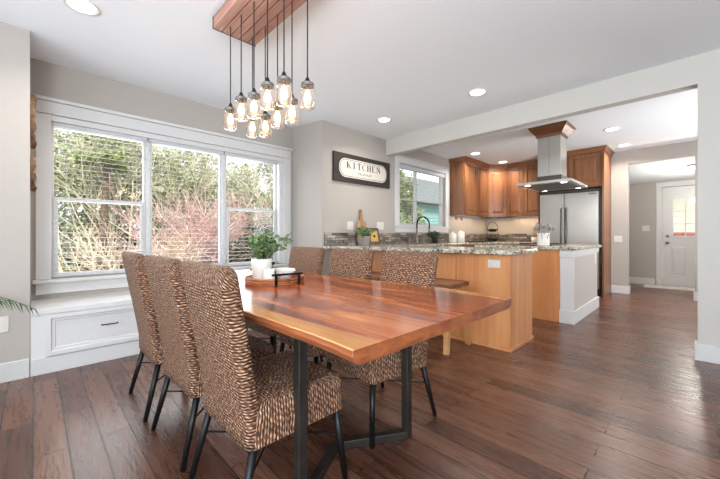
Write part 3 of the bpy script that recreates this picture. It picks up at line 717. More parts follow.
# ---- sink wall objects
r = empty('faucet', (-3.42, 4.74, .93), 'tall black arched pull-down faucet before the kitchen window', 'faucet')
MB().lathe([(.028, .930), (.028, .945), (.018, .96), (.016, 1.2), (.012, 1.2)], (-3.42, 4.74, 0), 14).build('body', 'nickel', r, smooth=True)
pts = [(-3.42, 4.74, 1.2)] + [(-3.42+.0*i, 4.93-.19*cos(radians(180*i/12)), 1.26+.14*sin(radians(180*i/12))) for i in range(13)] + [(-3.42, 5.12, 1.2)]
MB().tube(pts, .014, 8).build('spout', 'metal_black', r, smooth=True)
MB().tube([(-3.42, 5.12, 1.2), (-3.42, 5.12, 1.1)], [.016, .019], 10).build('spray_head', 'nickel', r, smooth=True)
MB().tube([(-3.40, 4.74, 1.0), (-3.36, 4.74, 1.02), (-3.33, 4.74, 1.06)], .007, 6).build('lever', 'nickel', r)
tag(MB().lathe([(.02, .93), (.02, .95), (.009, .955), (.009, 1.04), (.014, 1.05), (.005, 1.06)], (-3.42, 4.53, 0), 12).build('soap_dispenser', 'nickel', smooth=True), 'slim chrome soap dispenser standing left of the tall faucet', 'dispenser')
tag(MB().lathe([(.02, .93), (.02, .95), (.008, .955), (.008, .985), (.012, .99), (.005, .995)], (-3.42, 4.94, 0), 12).build('air_gap_cap', 'nickel', smooth=True), 'short chrome cap standing right of the tall faucet', 'dispenser')
def leafy(mb, c, rx, ry, rz, n, size, rnd, curl=.3):
    for _ in range(n):
        while True:
            p = [rnd.uniform(-1, 1) for _ in range(3)]
            if sum(q*q for q in p) < 1: break
        P = Vector((c[0]+p[0]*rx, c[1]+p[1]*ry, c[2]+p[2]*rz))
        d = Vector((rnd.gauss(0,1), rnd.gauss(0,1), rnd.gauss(0,.6))).normalized(); s = d.orthogonal().normalized()
        s = (Matrix.Rotation(rnd.uniform(0, 6.28), 3, d) @ s); nn = d.cross(s)
        l = size*rnd.uniform(.7, 1.25); w_ = l*.32
        b0 = len(mb.v)
        mb.v += [tuple(P), tuple(P+d*l*.5+s*w_+nn*l*.08), tuple(P+d*l), tuple(P+d*l*.5-s*w_+nn*l*.08)]
        mb.face((b0, b0+1, b0+2)); mb.face((b0, b0+2, b0+3))
rnd = random.Random(3)
r = empty('potted_herb', (-3.42, 5.31, .93), 'small dark potted herb beside the faucet', 'plant')
MB().lathe([(.05, .931), (.06, 1.03), (.055, 1.03)], (-3.42, 5.31, 0), 16).build('pot', 'black', r, smooth=True)
mb = MB(); leafy(mb, (-3.42, 5.31, 1.08), .10, .13, .07, 260, .04, rnd); mb.build('foliage', 'leafd', r)
# cutting board leaning on the wall
r = empty('cutting_board', (-3.50, 3.46, .93), 'paddle shaped wooden cutting board leaning on the wall', 'cutting board')
prof = rrect(3.46, 0.17, .095, .17, .03, 4)
top = [(3.46+.022, .33), (3.46+.022, .50)] + [(3.46+.022*cos(a), .50+.03*sin(a)) for a in (0.6, 1.2, 1.8, 2.4)] + [(3.46-.022, .50), (3.46-.022, .33)]
outl = []
for i, p in enumerate(prof):
    outl.append(p)
    if i == 4: outl += [(3.46+.06, .345), (3.46+.03, .37)] + top[1:-1] + [(3.46-.03, .37), (3.46-.06, .345)]
mb = MB(); lean = lambda z: Xo+.06-.045*(z/.53)
mb.loft([[(lean(z)+t, y, .931+z) for y, z in outl] for t in (0, .016)]); mb.build('blade', 'board', r)
MB().tube([(lean(.49)+.0155, 3.46, .931+.49), (lean(.49)+.0175, 3.46, .931+.49)], .008, 10).build('hang_hole', 'black', r)
# small framed sunflower picture
r = empty('framed_picture', (-3.44, 3.66, .93), 'small brown framed sunflower picture standing on the counter', 'picture')
lx = lambda z: -3.42-.05*z/.25
def leanbox(x_off0, x_off1, y0, y1, z0, z1):
    mb = MB(); mb.loft([[(lx(z0)+x_off0, y0, .931+z0), (lx(z0)+x_off1, y0, .931+z0), (lx(z0)+x_off1, y1, .931+z0), (lx(z0)+x_off0, y1, .931+z0)], [(lx(z1)+x_off0, y0, .931+z1), (lx(z1)+x_off1, y0, .931+z1), (lx(z1)+x_off1, y1, .931+z1), (lx(z1)+x_off0, y1, .931+z1)]]); return mb
leanbox(0, .018, 3.54, 3.78, 0, .25).build('frame', 'darkframe', r, .002)
pc = leanbox(.018, .020, 3.58, 3.74, .045, .205).build('print', 'printp', r)
mb = MB()
for k in range(12):
    a = 2*pi*k/12; b0 = len(mb.v); cy_, cz_ = 3.66, .125
    for ra, da in ((.02, 0), (.045, .2), (.068, 0), (.045, -.2)):
        z_ = cz_+ra*sin(a+da); mb.v.append((lx(z_)+.0207, cy_+ra*cos(a+da), .931+z_))
    mb.face((b0, b0+1, b0+2, b0+3))
mb.build('sunflower_petals', 'yellow', pc)
mb = MB(); b0 = 0; mb.v += [(lx(.125+.024*sin(a))+.0212, 3.66+.024*cos(a), .931+.125+.024*sin(a)) for a in [2*pi*k/12 for k in range(12)]]; mb.face(range(12)); mb.build('sunflower_centre', 'soil', pc)
r = empty('potted_plant', (-3.30, 3.32, .93), 'small green plant in a square grey pot on the counter end', 'plant')
MB().loft([[(-3.35, 3.27, .931), (-3.25, 3.27, .931), (-3.25, 3.37, .931), (-3.35, 3.37, .931)], [(-3.36, 3.26, 1.06), (-3.24, 3.26, 1.06), (-3.24, 3.38, 1.06), (-3.36, 3.38, 1.06)]]).build('pot', 'greypot', r, .006)
mb = MB(); leafy(mb, (-3.30, 3.32, 1.12), .11, .13, .07, 260, .045, rnd); mb.build('foliage', 'leaf', r)
# canisters
for x, y, h, rr_, lb in ((-3.34, 5.80, .19, .075, 'shorter white lidded canister beside the sink'), (-3.32, 6.06, .22, .085, 'taller white lidded canister under the wall cabinet')):
    r = empty('canister', (x, y, .93), lb, 'canister', 'white kitchen canisters')
    MB().lathe([(rr_, .931), (rr_, .931+h*.8), (rr_*.9, .931+h*.86)], (x, y, 0), 20).build('body', 'ceramic', r, smooth=True)
    MB().lathe([(rr_*.95, .932+h*.86), (rr_*.95, .932+h*.93), (rr_*.3, .932+h*.97), (.012, .932+h), (.018, .932+h*1.06), (.008, .932+h*1.09)], (x, y, 0), 20).build('lid', 'ceramic', r, smooth=True)
tag(MB().box(-3.30, -3.0, 6.35, 6.85, .931, .95).build('baking_tray', 'metal_black', bevel=.004), 'flat black tray lying on the counter right of the canisters', 'tray')
# two tier basket
bx_, by_ = -3.24, 7.36
r = empty('tiered_basket', (bx_, by_, .93), 'two tier black wire basket with round handle in the corner', 'basket')
MB().lathe([(.10, .935), (.135, 1.0), (.13, 1.0), (.095, .94)], (bx_, by_, 0), 20).build('lower_basket', 'metal_black', r)
MB().lathe([(.07, 1.15), (.115, 1.21), (.11, 1.21), (.065, 1.155)], (bx_, by_, 0), 20).build('upper_basket', 'metal_black', r)
U_ = Vector((.78, .62, 0))
pts = [Vector((bx_, by_, 1.21)) + U_*(.115*cos(radians(t))) + Vector((0, 0, .16*sin(radians(t)))) for t in range(0, 181, 12)]
MB().tube(pts, .006, 6).build('handle', 'metal_black', r)
mb = MB()
for s in (-1, 1):
    p = Vector((bx_, by_, 0))+U_*(.115*s); mb.tube([(p.x, p.y, .99), (p.x, p.y, 1.21)], .005, 6)
mb.build('frame', 'metal_black', r)
k = 0
for dx, dy, z in ((-.04, -.03, .985), (.04, -.02, .985), (0, .05, .985), (.01, -.03, 1.19)):
    o = MB().sphere((bx_+dx, by_+dy, z), .036, 12, 8).build('fruit', 'fruit', smooth=True); tag(o, ['dark fruit lying left in the lower wire basket tier', 'dark fruit lying right in the lower wire basket tier', 'dark fruit at the rear of the lower basket tier', 'dark fruit in the upper wire basket tier'][k], 'fruit', 'fruit in the wire basket'); k += 1
# cup with brushes at the counter end near the fridge
r = empty('utensil_cup', (-2.36, 7.35, .93), 'small cup of utensils on the back counter near the refrigerator', 'cup')
MB().lathe([(.05, .931), (.055, 1.03), (.05, 1.03)], (-2.36, 7.35, 0), 16).build('cup', 'ceramic', r, smooth=True)
for i in range(4):
    a = i*1.5+.4; MB().tube([(-2.36, 7.35, .95), (-2.36+.05*cos(a), 7.35+.05*sin(a), 1.13+.02*i)], .006, 6).build('utensil', 'stoolwood', r)
# hooks under the cabinet beside the window
for y, lb in ((6.27, 'left of two small dark wall hooks beneath the wall cabinet'), (6.50, 'right of two small dark wall hooks beneath the wall cabinet')):
    r = empty('wall_hook', (Xo, y, 1.41), lb, 'hook')
    MB().box(Xo+.001, Xo+.006, y-.02, y+.02, 1.40, 1.45).build('plate', 'metal_black', r, .002)
    MB().tube([(Xo+.005, y, 1.44), (Xo+.03, y, 1.43), (Xo+.035, y, 1.40), (Xo+.02, y, 1.39)], .005, 6).build('hook', 'metal_black', r)
# utensil crock on the island
r = empty('utensil_crock', (-1.445, 5.0, .93), 'white crock full of grey kitchen utensils on the island', 'crock')
MB().lathe([(.068, .9385-.0085), (.074, .95), (.072, 1.09), (.077, 1.10), (.068, 1.10), (.066, 1.0)], (-1.445, 4.85, 0), 24).build('crock', 'white', r, smooth=True)
for i in range(13):
    a = i*2.4; rr_ = .03+.02*(i % 3); x, y = -1.445+rr_*cos(a), 4.85+rr_*sin(a)
    tx, ty, tz = -1.445+(rr_+.05)*cos(a), 4.85+(rr_+.05)*sin(a), 1.14+.015*(i % 4)
    mb = MB(); mb.tube([(x, y, 1.02), (tx, ty, tz)], .004, 6); mb.sphere((tx, ty, tz+.02), .024, 8, 6, 1, .6, 1.3); mb.build('utensil', 'utensil', r, smooth=True)
tag(MB().loft([[(-1.62+.13*cos(2*pi*k/20)*s, 4.75+.08*sin(2*pi*k/20)*s, z) for k in range(20)] for s, z in ((.8, .9305), (1, .938), (.95, .941))]).build('spoon_rest', 'dishred', smooth=False), 'dark red oval dish on the island counter left of the crock', 'dish')

# carved wood pieces on the bay return
for z0, z1, lb in ((1.76, 2.19, 'upper carved brown wood panel on the bay side wall'), (1.42, 1.72, 'lower carved brown wood panel on the bay side wall')):
    mb = MB(); n = 12; rings = []
    for i in range(n+1):
        t = i/n; z = z0+(z1-z0)*t; wv = .10*(1-abs(2*t-1)**3)+.012; dd = .028+.01*sin(t*pi*7)
        rings.append([(-3.70-wv, -.029, z), (-3.70+wv, -.029, z), (-3.70+wv*.8, -.029+dd, z), (-3.70-wv*.8, -.029+dd, z)])
    mb.loft(rings); tag(mb.build('carved_wall_panel', 'carve'), lb, 'wall decoration')

# ------------------------------------------------------------------ palm at the left
px_, py_ = -3.18, -.62
r = empty('potted_palm', (px_, py_, 0), 'green palm whose arching frond reaches in at the left edge', 'plant')
MB().lathe([(.13, .0), (.17, .26), (.16, .26), (.155, .23)], (px_, py_, 0), 20).build('pot', 'ceramic', r, smooth=True)
MB().lathe([(.15, .225), (.15, .23)], (px_, py_, 0), 20).build('soil', 'soil', r)
def frond(base, tip, lift, n=22, L0=.16):
    mb = MB(); base, tip = Vector(base), Vector(tip)
    P = []
    for i in range(n+1):
        t = i/n; p = base.lerp(tip, t); p.z += lift*sin(pi*t**.8); P.append(p)
    mb.tube(P, [.006*(1-.8*i/n) for i in range(n+1)], 5)
    for i in range(5, n+1, 2 if n > 20 else 1):
        d = (P[min(i+1, n)]-P[i-1]).normalized(); s = d.cross(Vector((0,0,1))).normalized()
        l = L0*(.35+.6*sin(pi*min(1, i/n*.8+.12)))
        for sg in (-1, 1):
            b = P[i]; q1 = b+s*sg*l*.35+d*l*.25-Vector((0,0,.10*l)); q2 = b+s*sg*l*.55+d*l*.5-Vector((0,0,.62*l))
            w_ = Vector((0,0,1)).cross(s)*.0045
            b0 = len(mb.v); mb.v += [tuple(b-w_*.4), tuple(b+w_*.4), tuple(q1+w_), tuple(q1-w_), tuple(q2)]
            mb.face((b0, b0+1, b0+2, b0+3)); mb.face((b0+3, b0+2, b0+4))
    return mb
for k, (tip, lf) in enumerate((((-3.40, .0, .53), .30), ((-3.30, -.12, .62), .22), ((-2.75, -.4, .5), .25), ((-2.95, -1.1, .5), .3), ((-3.4, -1.1, .55), .3), ((-3.42, -.3, .8), .2))):
    frond((px_, py_, .24), tip, lf).build('frond', 'palm', r)

# ------------------------------------------------------------------ dining table
TB = empty('dining_table', (-1.76, 1.12, 0), 'large live edge wooden slab dining table on dark steel legs', 'table')
near = [(-.648,.606), (-.85,.616), (-1.1,.612), (-1.3,.608), (-1.6,.596), (-2.0,.584), (-2.4,.592), (-2.88,.60)]
far = [(-2.86,1.60), (-2.45,1.585), (-2.1,1.61), (-1.78,1.645), (-1.4,1.70), (-1.08,1.735), (-.85,1.715), (-.642,1.68)]
def edge_jit(pl, inset, sgn):
    out = []; rj = random.Random(11)
    for i in range(len(pl)-1):
        for t in (0, .25, .5, .75):
            out.append((pl[i][0]+(pl[i+1][0]-pl[i][0])*t, pl[i][1]+(pl[i+1][1]-pl[i][1])*t + sgn*inset + rj.uniform(-.003, .003)))
    out.append((pl[-1][0], pl[-1][1]+sgn*inset)); return out
def slab_ring(ins): return edge_jit(near, ins, 1) + edge_jit(far, ins, -1)
mb = MB(); mb.loft([[(x, y, z) for x, y in slab_ring(i_)] for i_, z in ((.035, .713), (.012, .722), (.0, .742), (.004, .758), (.010, .760))])
top = mb.build('tabletop', 'slab', TB, .003)
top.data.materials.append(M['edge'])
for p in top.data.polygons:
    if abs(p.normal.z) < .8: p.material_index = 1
for s, X in ((1, -1.08), (-1, -2.46)):
    yv = 1.075; xv = X - s*.19
    for y in (.735, 1.405):
        MB().box(X-.02, X+.02, y-.02, y+.02, 0, .713).build('leg', 'base_metal', TB, .003)
        MB().bar((X, y, .0205), (xv, yv, .0205), .04, .04).build('foot_bar', 'base_metal', TB, .003)
        MB().bar((X, y, .706), (xv, yv, .706), .04, .012).build('top_bar', 'base_metal', TB)

# ------------------------------------------------------------------ wicker chair (local: +y is the front)
def rr_ring(cx_, cy_, hw, hd, r_, n=5):
    pts = []
    for sx, sy, a0 in ((1, -1, -90), (1, 1, 0), (-1, 1, 90), (-1, -1, 180)):
        for i in range(n+1):
            a = radians(a0+90*i/n); pts.append((cx_+sx*(hw-r_)+r_*cos(a), cy_+sy*(hd-r_)+r_*sin(a)))
    return pts
def ring_uv(pts):
    u = [0]; 
    for i in range(len(pts)):
        a, b = pts[i], pts[(i+1) % len(pts)]; u.append(u[-1]+math.dist(a, b))
    return u
def make_chair():
    r = empty('wicker_dining_chair', (0, 0, 0))
    # seat block
    mb = MB(); rings = []; uvs = []
    base = rr_ring(0, .03, .228, .212, .03); U = ring_uv(base)
    lv = [(.312, .232, .214, .03), (.36, .230, .212, .03), (.42, .228, .211, .03), (.445, .224, .208, .03), (.457, .214, .199, .03), (.462, .19, .176, .03)]
    vv = 0; pz = None
    for z, hw, hd, rr_ in lv:
        pts = rr_ring(0, .03+(.212-hd), hw, hd, rr_) if False else rr_ring(0, .03, hw, hd, rr_)
        if pz is not None: vv += math.hypot(z-pz[0], hw-pz[1])
        pz = (z, hw)
        rings.append([(x, y, z) for x, y in pts]); uvs.append([(vv, u) for u in U])
    mb.loft(rings, cap0=False, cap1=False, uvs=uvs)
    b0 = len(mb.v); pts = rr_ring(0, .03, .19, .176, .03)
    mb.v += [(x, y, .462) for x, y in pts]; mb.face([b0+i for i in range(len(pts))], [(x, y) for x, y in pts])
    b0 = len(mb.v); pts = rr_ring(0, .03, .22, .20, .03); mb.v += [(x, y, .32) for x, y in pts]; mb.face([b0+i for i in range(len(pts))][::-1], [(x, y) for x, y in pts][::-1])
    mb.build('seat', 'wicker', r, smooth=True)
    # back slab: leaning, slightly hollowed, rolled top
    mb = MB(); rings = []; uvs = []; v_ = 0; pc = None
    T = .031
    levels = []
    for i in range(15):
        z = .305+(.932-.305)*i/14; t = (z-.305)/(.63)
        yc = -.170-.0*t - .095*max(0, (z-.38)/.56)**1.15
        hw = .222-.004*sin(pi*t)+.012*t
        levels.append((z, yc, hw, T, .026))
    zt_, yt_ = .932, levels[-1][1]
    levels += [(.946, yt_-.003, .230, .027, .022), (.956, yt_-.005, .223, .021, .018), (.961, yt_-.006, .208, .012, .010)]
    bend = []
    for z, yc, hw, hd, rr_ in levels:
        pts = rr_ring(0, yc, hw, hd, rr_)
        if pc is not None: v_ += math.hypot(z-pc[0], yc-pc[1])+(pc[3]-hd)
        pc = (z, yc, hw, hd)
        U = ring_uv(rr_ring(0, 0, .23, T, .026))
        t = (z-.305)/.63
        # hollow: centre pushed back a little; crown of the top edge
        rings.append([(x, y-.014*(1-(x/.23)**2)*min(1, max(0, t*1.6)), z+(.010*(1-(x/.23)**2) if z > .92 else 0)) for x, y in pts])
        uvs.append([(u, v_) for u in U])
    mb.loft(rings, cap0=True, cap1=False, uvs=uvs, flip=13)
    pts = rings[-1]; b0 = len(mb.v); mb.v += pts; mb.face([b0+i for i in range(len(pts))], [(p[0], p[1]) for p in pts])
    mb.build('backrest', 'wicker', r, smooth=True)
    for sx in (-1, 1):
        MB().tube([(sx*.20, .215, .33), (sx*.232, .245, 0)], [.017, .012], 10).build('leg', 'metal_black', r, smooth=True)
        MB().tube([(sx*.20, -.165, .33), (sx*.232, -.245, 0)], [.017, .012], 10).build('leg', 'metal_black', r, smooth=True)
    mb = MB(); z1 = .20
    k = (.33-z1)/.33
    f = [(sx*(.20+.032*k), .215+.03*k, z1) for sx in (-1, 1)]; bk = [(sx*(.20+.032*k), -.165-.08*k, z1) for sx in (-1, 1)]
    mb.tube([f[0], bk[1]], .0045, 6); mb.tube([f[1], bk[0]], .0045, 6); mb.build('cross_brace', 'metal_black', r)
    return r
ch = make_chair()
G = 'wicker chairs around the dining table'
spots = [(-1.32, .73, 0, 'nearest wicker chair on the window side, beside the steel table leg'),
         (-1.875, .715, 0, 'middle of the three wicker chairs on the window side'),
         (-2.455, .70, 0, 'wicker chair farthest from the camera on the window side'),
         (-1.352, 1.48, 173.7, 'wicker chair on the kitchen side nearest the table corner, before the stool'),
         (-1.89, 1.49, 180, 'middle wicker chair on the kitchen side of the table'),
         (-2.465, 1.49, 180, 'wicker chair on the kitchen side nearest the window plant')]
for i, (x, y, a, lb) in enumerate(spots):
    o = ch if i == 0 else copy_tree(ch)
    o.location = (x, y, 0); o.rotation_euler.z = radians(a + (0, 1.5, -1, 0, -1, 1.5)[i]); tag(o, lb, 'chair', G)

# ------------------------------------------------------------------ stools
def make_stool():
    r = empty('wooden_stool', (0, 0, 0))
    MB().box(-.225, .225, -.17, .17, .585, .625).build('seat', 'stoolseat', r, .006)
    for sx in (-1, 1):
        MB().box(sx*.17-.012, sx*.17+.012, -.12, .12, .50, .585).build('apron', 'stoolwood', r, .003)
        for sy in (-1, 1):
            mb = MB(); t = Vector((sx*.165, sy*.115, .585)); b = Vector((sx*.20, sy*.205, 0))
            mb.loft([[(b.x+dx, b.y+dy, 0) for dx, dy in ((-.022,-.022),(.022,-.022),(.022,.022),(-.022,.022))], [(t.x+dx, t.y+dy, .585) for dx, dy in ((-.026,-.026),(.026,-.026),(.026,.026),(-.026,.026))]])
            mb.build('leg', 'stoolwood', r, .003)
    mb = MB(); mb.box(-.17, .17, -.01, .01, .25, .285); mb.build('stretcher', 'stoolwood', r, .003)
    return r
s0 = make_stool(); s0.location = (-1.78, 2.84, 0); tag(s0, 'low wooden stool at the peninsula nearest its open end', 'stool', 'stools at the peninsula')
s1 = copy_tree(s0); s1.location = (-2.62, 2.80, 0); tag(s1, 'wooden stool at the peninsula mostly hidden behind the chairs', 'stool', 'stools at the peninsula')

# ------------------------------------------------------------------ tray and contents
tx_, ty_ = -1.97, 1.14; TZ = .7615
r = empty('serving_tray', (tx_, ty_, TZ), 'round brown beaded wooden tray with black iron handles on table', 'tray')
MB().lathe([(.19, TZ), (.19, TZ+.008)], (tx_, ty_, 0), 36).build('tray_base', 'trayw', r)
for z in (TZ+.008, TZ+.024):
    mb = MB(); mb.tube([(tx_+.186*cos(2*pi*k/36), ty_+.186*sin(2*pi*k/36), z+.008) for k in range(37)], .008, 6); mb.build('rim', 'trayw', r, smooth=True)
def tray_handle(ang):
    a = radians(ang); c = Vector((tx_+.2*cos(a), ty_+.2*sin(a), 0)); t = Vector((-sin(a), cos(a), 0))
    mb = MB(); p0 = c-t*.075; p1 = c+t*.075
    for p in (p0, p1): mb.box(p.x-.006, p.x+.006, p.y-.006, p.y+.006, TZ-.0008, TZ+.064)
    mb.bar((*(c-t*.10)[:2], TZ+.068), (*(c+t*.10)[:2], TZ+.068), .012, .012)
    mb.build('handle', 'metal_black', r)
tray_handle(-8); tray_handle(172)
pz = TZ+.009
r = empty('potted_plant', (-2.03, 1.075, pz), 'leafy green plant in a white ceramic pot on the round tray', 'plant')
pc_ = (-2.03, 1.075)
MB().lathe([(.050, pz), (.058, pz+.02), (.068, pz+.11), (.066, pz+.145), (.060, pz+.145), (.056, pz+.11)], (*pc_, 0), 24, True, False).build('pot', 'ceramic', r, smooth=True)
MB().lathe([(.054, pz+.112), (.054, pz+.115)], (*pc_, 0), 20).build('soil', 'soil', r)
rnd = random.Random(5); stems = MB(); lv_ = MB()
for i in range(30):
    a = rnd.uniform(0, 6.28); ra = rnd.uniform(.03, .17); h = rnd.uniform(.02, .23)
    if i < 3: a = radians(55)+.3*(i-1); ra = .21; h = .20-.03*i
    e = Vector((pc_[0]+ra*cos(a), pc_[1]+ra*sin(a), pz+.12+h)); b_ = Vector((pc_[0]+.02*cos(a), pc_[1]+.02*sin(a), pz+.11))
    mid = b_.lerp(e, .5)+Vector((0,0,.04)); P = [b_, mid, e]; stems.tube(P, [.0025, .002, .0015], 5)
    for q in range(9):
        t = .35+.65*q/11; p = b_.lerp(mid, t*2) if t < .5 else mid.lerp(e, t*2-1)
        leafy(lv_, tuple(p), .022, .022, .018, 2, .036, rnd)
stems.build('stem', 'leafd', r); lv_.build('foliage', 'leaf', r)
tag(MB().lathe([(.034, pz), (.036, pz+.01), (.036, pz+.085), (.032, pz+.085), (.031, pz+.01)], (-1.935, 1.075, 0), 24).build('white_cup', 'white', smooth=True), 'plain white cup on the tray right of the plant pot', 'cup')
mb = MB(); mb.loft([[(-1.945+.075*cos(2*pi*k/24)*s, 1.195+.055*sin(2*pi*k/24)*s, pz+z) for k in range(24)] for s, z in ((.55, 0), (.62, .01), (.95, .045), (1, .06), (.9, .06), (.55, .03))])
tag(mb.build('bowl', 'white', smooth=False), 'white bowl sitting on the right half of the tray', 'bowl')
r = empty('folded_napkin', (-1.945, 1.195, pz+.0605), 'folded white cloth napkin lying on the bowl in the tray', 'napkin')
mb = MB()
for i, (s, z) in enumerate(((1, .0605), (.95, .070))):
    mb.loft([[(-1.945+sx*.06*s, 1.195+sy*.05*s, pz+z+(0 if k == 0 else .009)) for sx, sy in ((-1,-1),(1,-1),(1,1),(-1,1))] for k in (0, 1)])
mb.build('cloth', 'napkin', r, .003)
mb = MB(); mb.tube([(-1.935, 1.075, pz+.02), (-1.93, 1.10, pz+.11)], .003, 6); mb.sphere((-1.93, 1.103, pz+.118), .012, 8, 6); tag(mb.build('black_spoon', 'metal_black'), 'small black spoon standing in the white cup', 'spoon')

# ------------------------------------------------------------------ pendant lamp
PZ = 2.53
r = empty('pendant_lamp', (-1.94, 1.06, PZ), 'ten glass jar pendants hanging from a reclaimed wood board', 'chandelier')
for k in range(5):
    y0 = .895+k*.064; MB().box(-2.388, -1.47, y0, y0+.057, PZ, PZ+.08).build('board_plank', 'plank', r, .002)
mb = MB()
for k in range(5):
    for x in (-2.37,): mb.lathe([(.004, PZ-.001), (.004, PZ)], (x, .927+k*.064, 0), 8)
mb.build('screw', 'black', r)
MB().box(-2.40, -2.388, .893, 1.214, PZ-.001, PZ+.082).build('end_plate', 'steel_dark', r)
MB().box(-2.39, -1.47, .9, 1.21, PZ+.08, C-.0005).build('mounting_plate', 'steel_dark', r)
jars = [(-2.29,.975,1.996), (-2.121,.975,2.021), (-1.941,.975,1.99), (-1.772,.975,2.0), (-1.591,.975,1.97),
        (-2.303,1.145,1.985), (-2.112,1.145,1.945), (-1.949,1.145,1.97), (-1.775,1.145,1.955), (-1.61,1.145,2.003)]
jm = None
def make_jar():
    o = MB().lathe([(.034, .0), (.041, .004), (.043, .014), (.043, .112), (.041, .124), (.037, .130), (.037, .137)], (0,0,0), 20, True, False).build('jar', 'jar', smooth=True, origin=(0,0,0))
    l = MB().lathe([(.0385, .131), (.0385, .147), (.036, .149), (.010, .150)], (0,0,0), 20, False).build('lid', 'zinc', o, smooth=False)
    b = MB().lathe([(.007, .112), (.010, .104), (.017, .084), (.021, .064), (.018, .046), (.007, .036)], (0,0,0), 14).build('bulb', 'bulb', o, smooth=True)
    s = MB().lathe([(.011, .149), (.011, .110)], (0,0,0), 12).build('lamp_holder', 'steel_dark', o)
    return o
J = make_jar()
for i, (x, y, zt_) in enumerate(jars):
    o = J if i == 0 else copy_tree(J)
    o.parent = r; o.location = (x+1.94, y-1.06, zt_-.187-PZ)
    cd = MB().tube([(x, y, zt_), (x, y, PZ)], .0038, 6).build('cord', 'cord', r)
    MB().lathe([(.019, zt_-.0365), (.018, zt_-.028), (.008, zt_-.004), (.004, zt_+.002)], (x, y, 0), 12).build('socket_cap', 'black', cd, smooth=True)
    ld = bpy.data.lights.new('jar_lamp', 'POINT'); ld.energy = .7; ld.shadow_soft_size = .03; ld.color = (1, .74, .45)
    lo = bpy.data.objects.new('jar_lamp', ld); COL.objects.link(lo); lo.parent = r; lo.location = (x+1.94, y-1.06, zt_-.245-PZ)

# ------------------------------------------------------------------ garden
g = MB().box(-26, -4.6, -12, 24, -.62, -.5).build('ground', 'grass'); g['kind'] = 'structure'
def blob_tree(name, label, c, rx, ry, rz, n, size, mat, seed, cat='tree', group=None, trunk=True, clumps=26):
    rnd = random.Random(seed); r = empty(name, (c[0], c[1], -.5), label, cat, group)
    mb = MB()
    cl = []
    for _ in range(clumps):
        while True:
            p = [rnd.uniform(-1, 1) for _ in range(3)]
            if sum(q*q for q in p) < 1: break
        cl.append((c[0]+p[0]*rx, c[1]+p[1]*ry, c[2]+p[2]*rz))
    for q in cl: leafy(mb, q, rx*.38, ry*.38, rz*.30, n//clumps, size, rnd)
    mb.build('foliage', mat, r)
    if trunk: MB().tube([(c[0], c[1], -.5), (c[0]+.05, c[1]+.1, c[2]+rz*.3)], [.12, .04], 8).build('trunk', 'bark', r)
    return r
def twig_shrub(name, label, base, h, spread, mat, seed, nmain=7, depth=4, cat='shrub', r0=.022):
    rnd = random.Random(seed); mb = MB()
    def grow(p, d, l, rad, lev):
        q = p+d*l*.5+Vector((rnd.uniform(-.06,.06), rnd.uniform(-.06,.06), 0))*l; e = q+(d+Vector((rnd.uniform(-.2,.2), rnd.uniform(-.2,.2), rnd.uniform(-.05,.25)))).normalized()*l*.5
        mb.tube([p, q, e], [rad, rad*.8, rad*.6], 3, False)
        if lev == 0: return
        for _ in range(3 if lev > 1 else 4):
            nd = (d+Vector((rnd.gauss(0,.5), rnd.gauss(0,.5), rnd.gauss(0.05,.35)))).normalized()
            st = e if rnd.random() < .6 else q
            grow(st, nd, l*rnd.uniform(.6,.85), rad*.6, lev-1)
    for _ in range(nmain):
        a = rnd.uniform(0, 6.28); t = rnd.uniform(.1, 1)*spread
        d = Vector((cos(a)*t, sin(a)*t, 1)).normalized()
        grow(Vector(base), d, h*.38, r0, depth)
    r = empty(name, base, label, cat); mb.build('branches', mat, r); return r
# backdrop evergreens
blob_tree('evergreen_tree', 'pale green evergreen filling the upper left window pane', (-10.5, 1.2, 2.6), 1.6, 2.0, 2.2, 20000, .11, 'fol_green', 1)
blob_tree('evergreen_tree', 'tall evergreen behind the pink shrub in the middle pane', (-12.5, 4.0, 2.4), 1.6, 1.9, 1.9, 16000, .13, 'fol_green', 2)
blob_tree('evergreen_tree', 'pale leafy tree filling the upper right window pane', (-9.5, 5.9, 2.5), 1.5, 1.6, 1.9, 18000, .10, 'fol_green', 4)
blob_tree('lime_shrub', 'bright lime green foliage high in the left pane', (-8.6, .95, 2.55), .35, .5, .25, 1200, .09, 'fol_lime', 5, 'tree', trunk=True, clumps=6)
blob_tree('laurel_hedge', 'dark laurel shrub low in the right window pane', (-7.6, 4.3, .6), .7, 1.1, .75, 4500, .12, 'fol_dark', 6, 'shrub', trunk=False)
blob_tree('laurel_hedge', 'dark hedge behind the cream shrub in the left pane', (-11.5, 1.0, .5), .8, 2.6, 1.1, 5000, .16, 'fol_dark', 8, 'shrub', trunk=False)
blob_tree('laurel_hedge', 'dark hedge low behind the pink shrub', (-11.8, 5.6, .4), .8, 2.6, 1.0, 4500, .16, 'fol_dark', 9, 'shrub', trunk=False)
twig_shrub('bare_shrub', 'bare cream coloured branching shrub in the left pane', (-7.2, 1.0, -.5), 2.0, .8, 'twig_cream', 21, 9, 4)
twig_shrub('maple_shrub', 'pink twiggy maple in the middle window pane', (-8.4, 2.6, -.5), 2.9, 1.1, 'twig_pink', 22, 15, 4, r0=.03)
twig_shrub('maple_shrub', 'reddish twiggy maple nearer the right pane', (-8.8, 3.9, -.5), 2.7, .9, 'twig_pink', 23, 12, 4, r0=.03)
twig_shrub('bare_shrub', 'pale bare stems low in the middle pane', (-6.8, 2.0, -.5), 1.5, .8, 'twig_cream', 24, 8, 4)
twig_shrub('bare_tree', 'tall bare pale twigged tree crossing the upper left pane', (-9.0, 1.3, -.5), 4.4, .45, 'twig_olive', 41, 7, 4, 'tree', r0=.03)
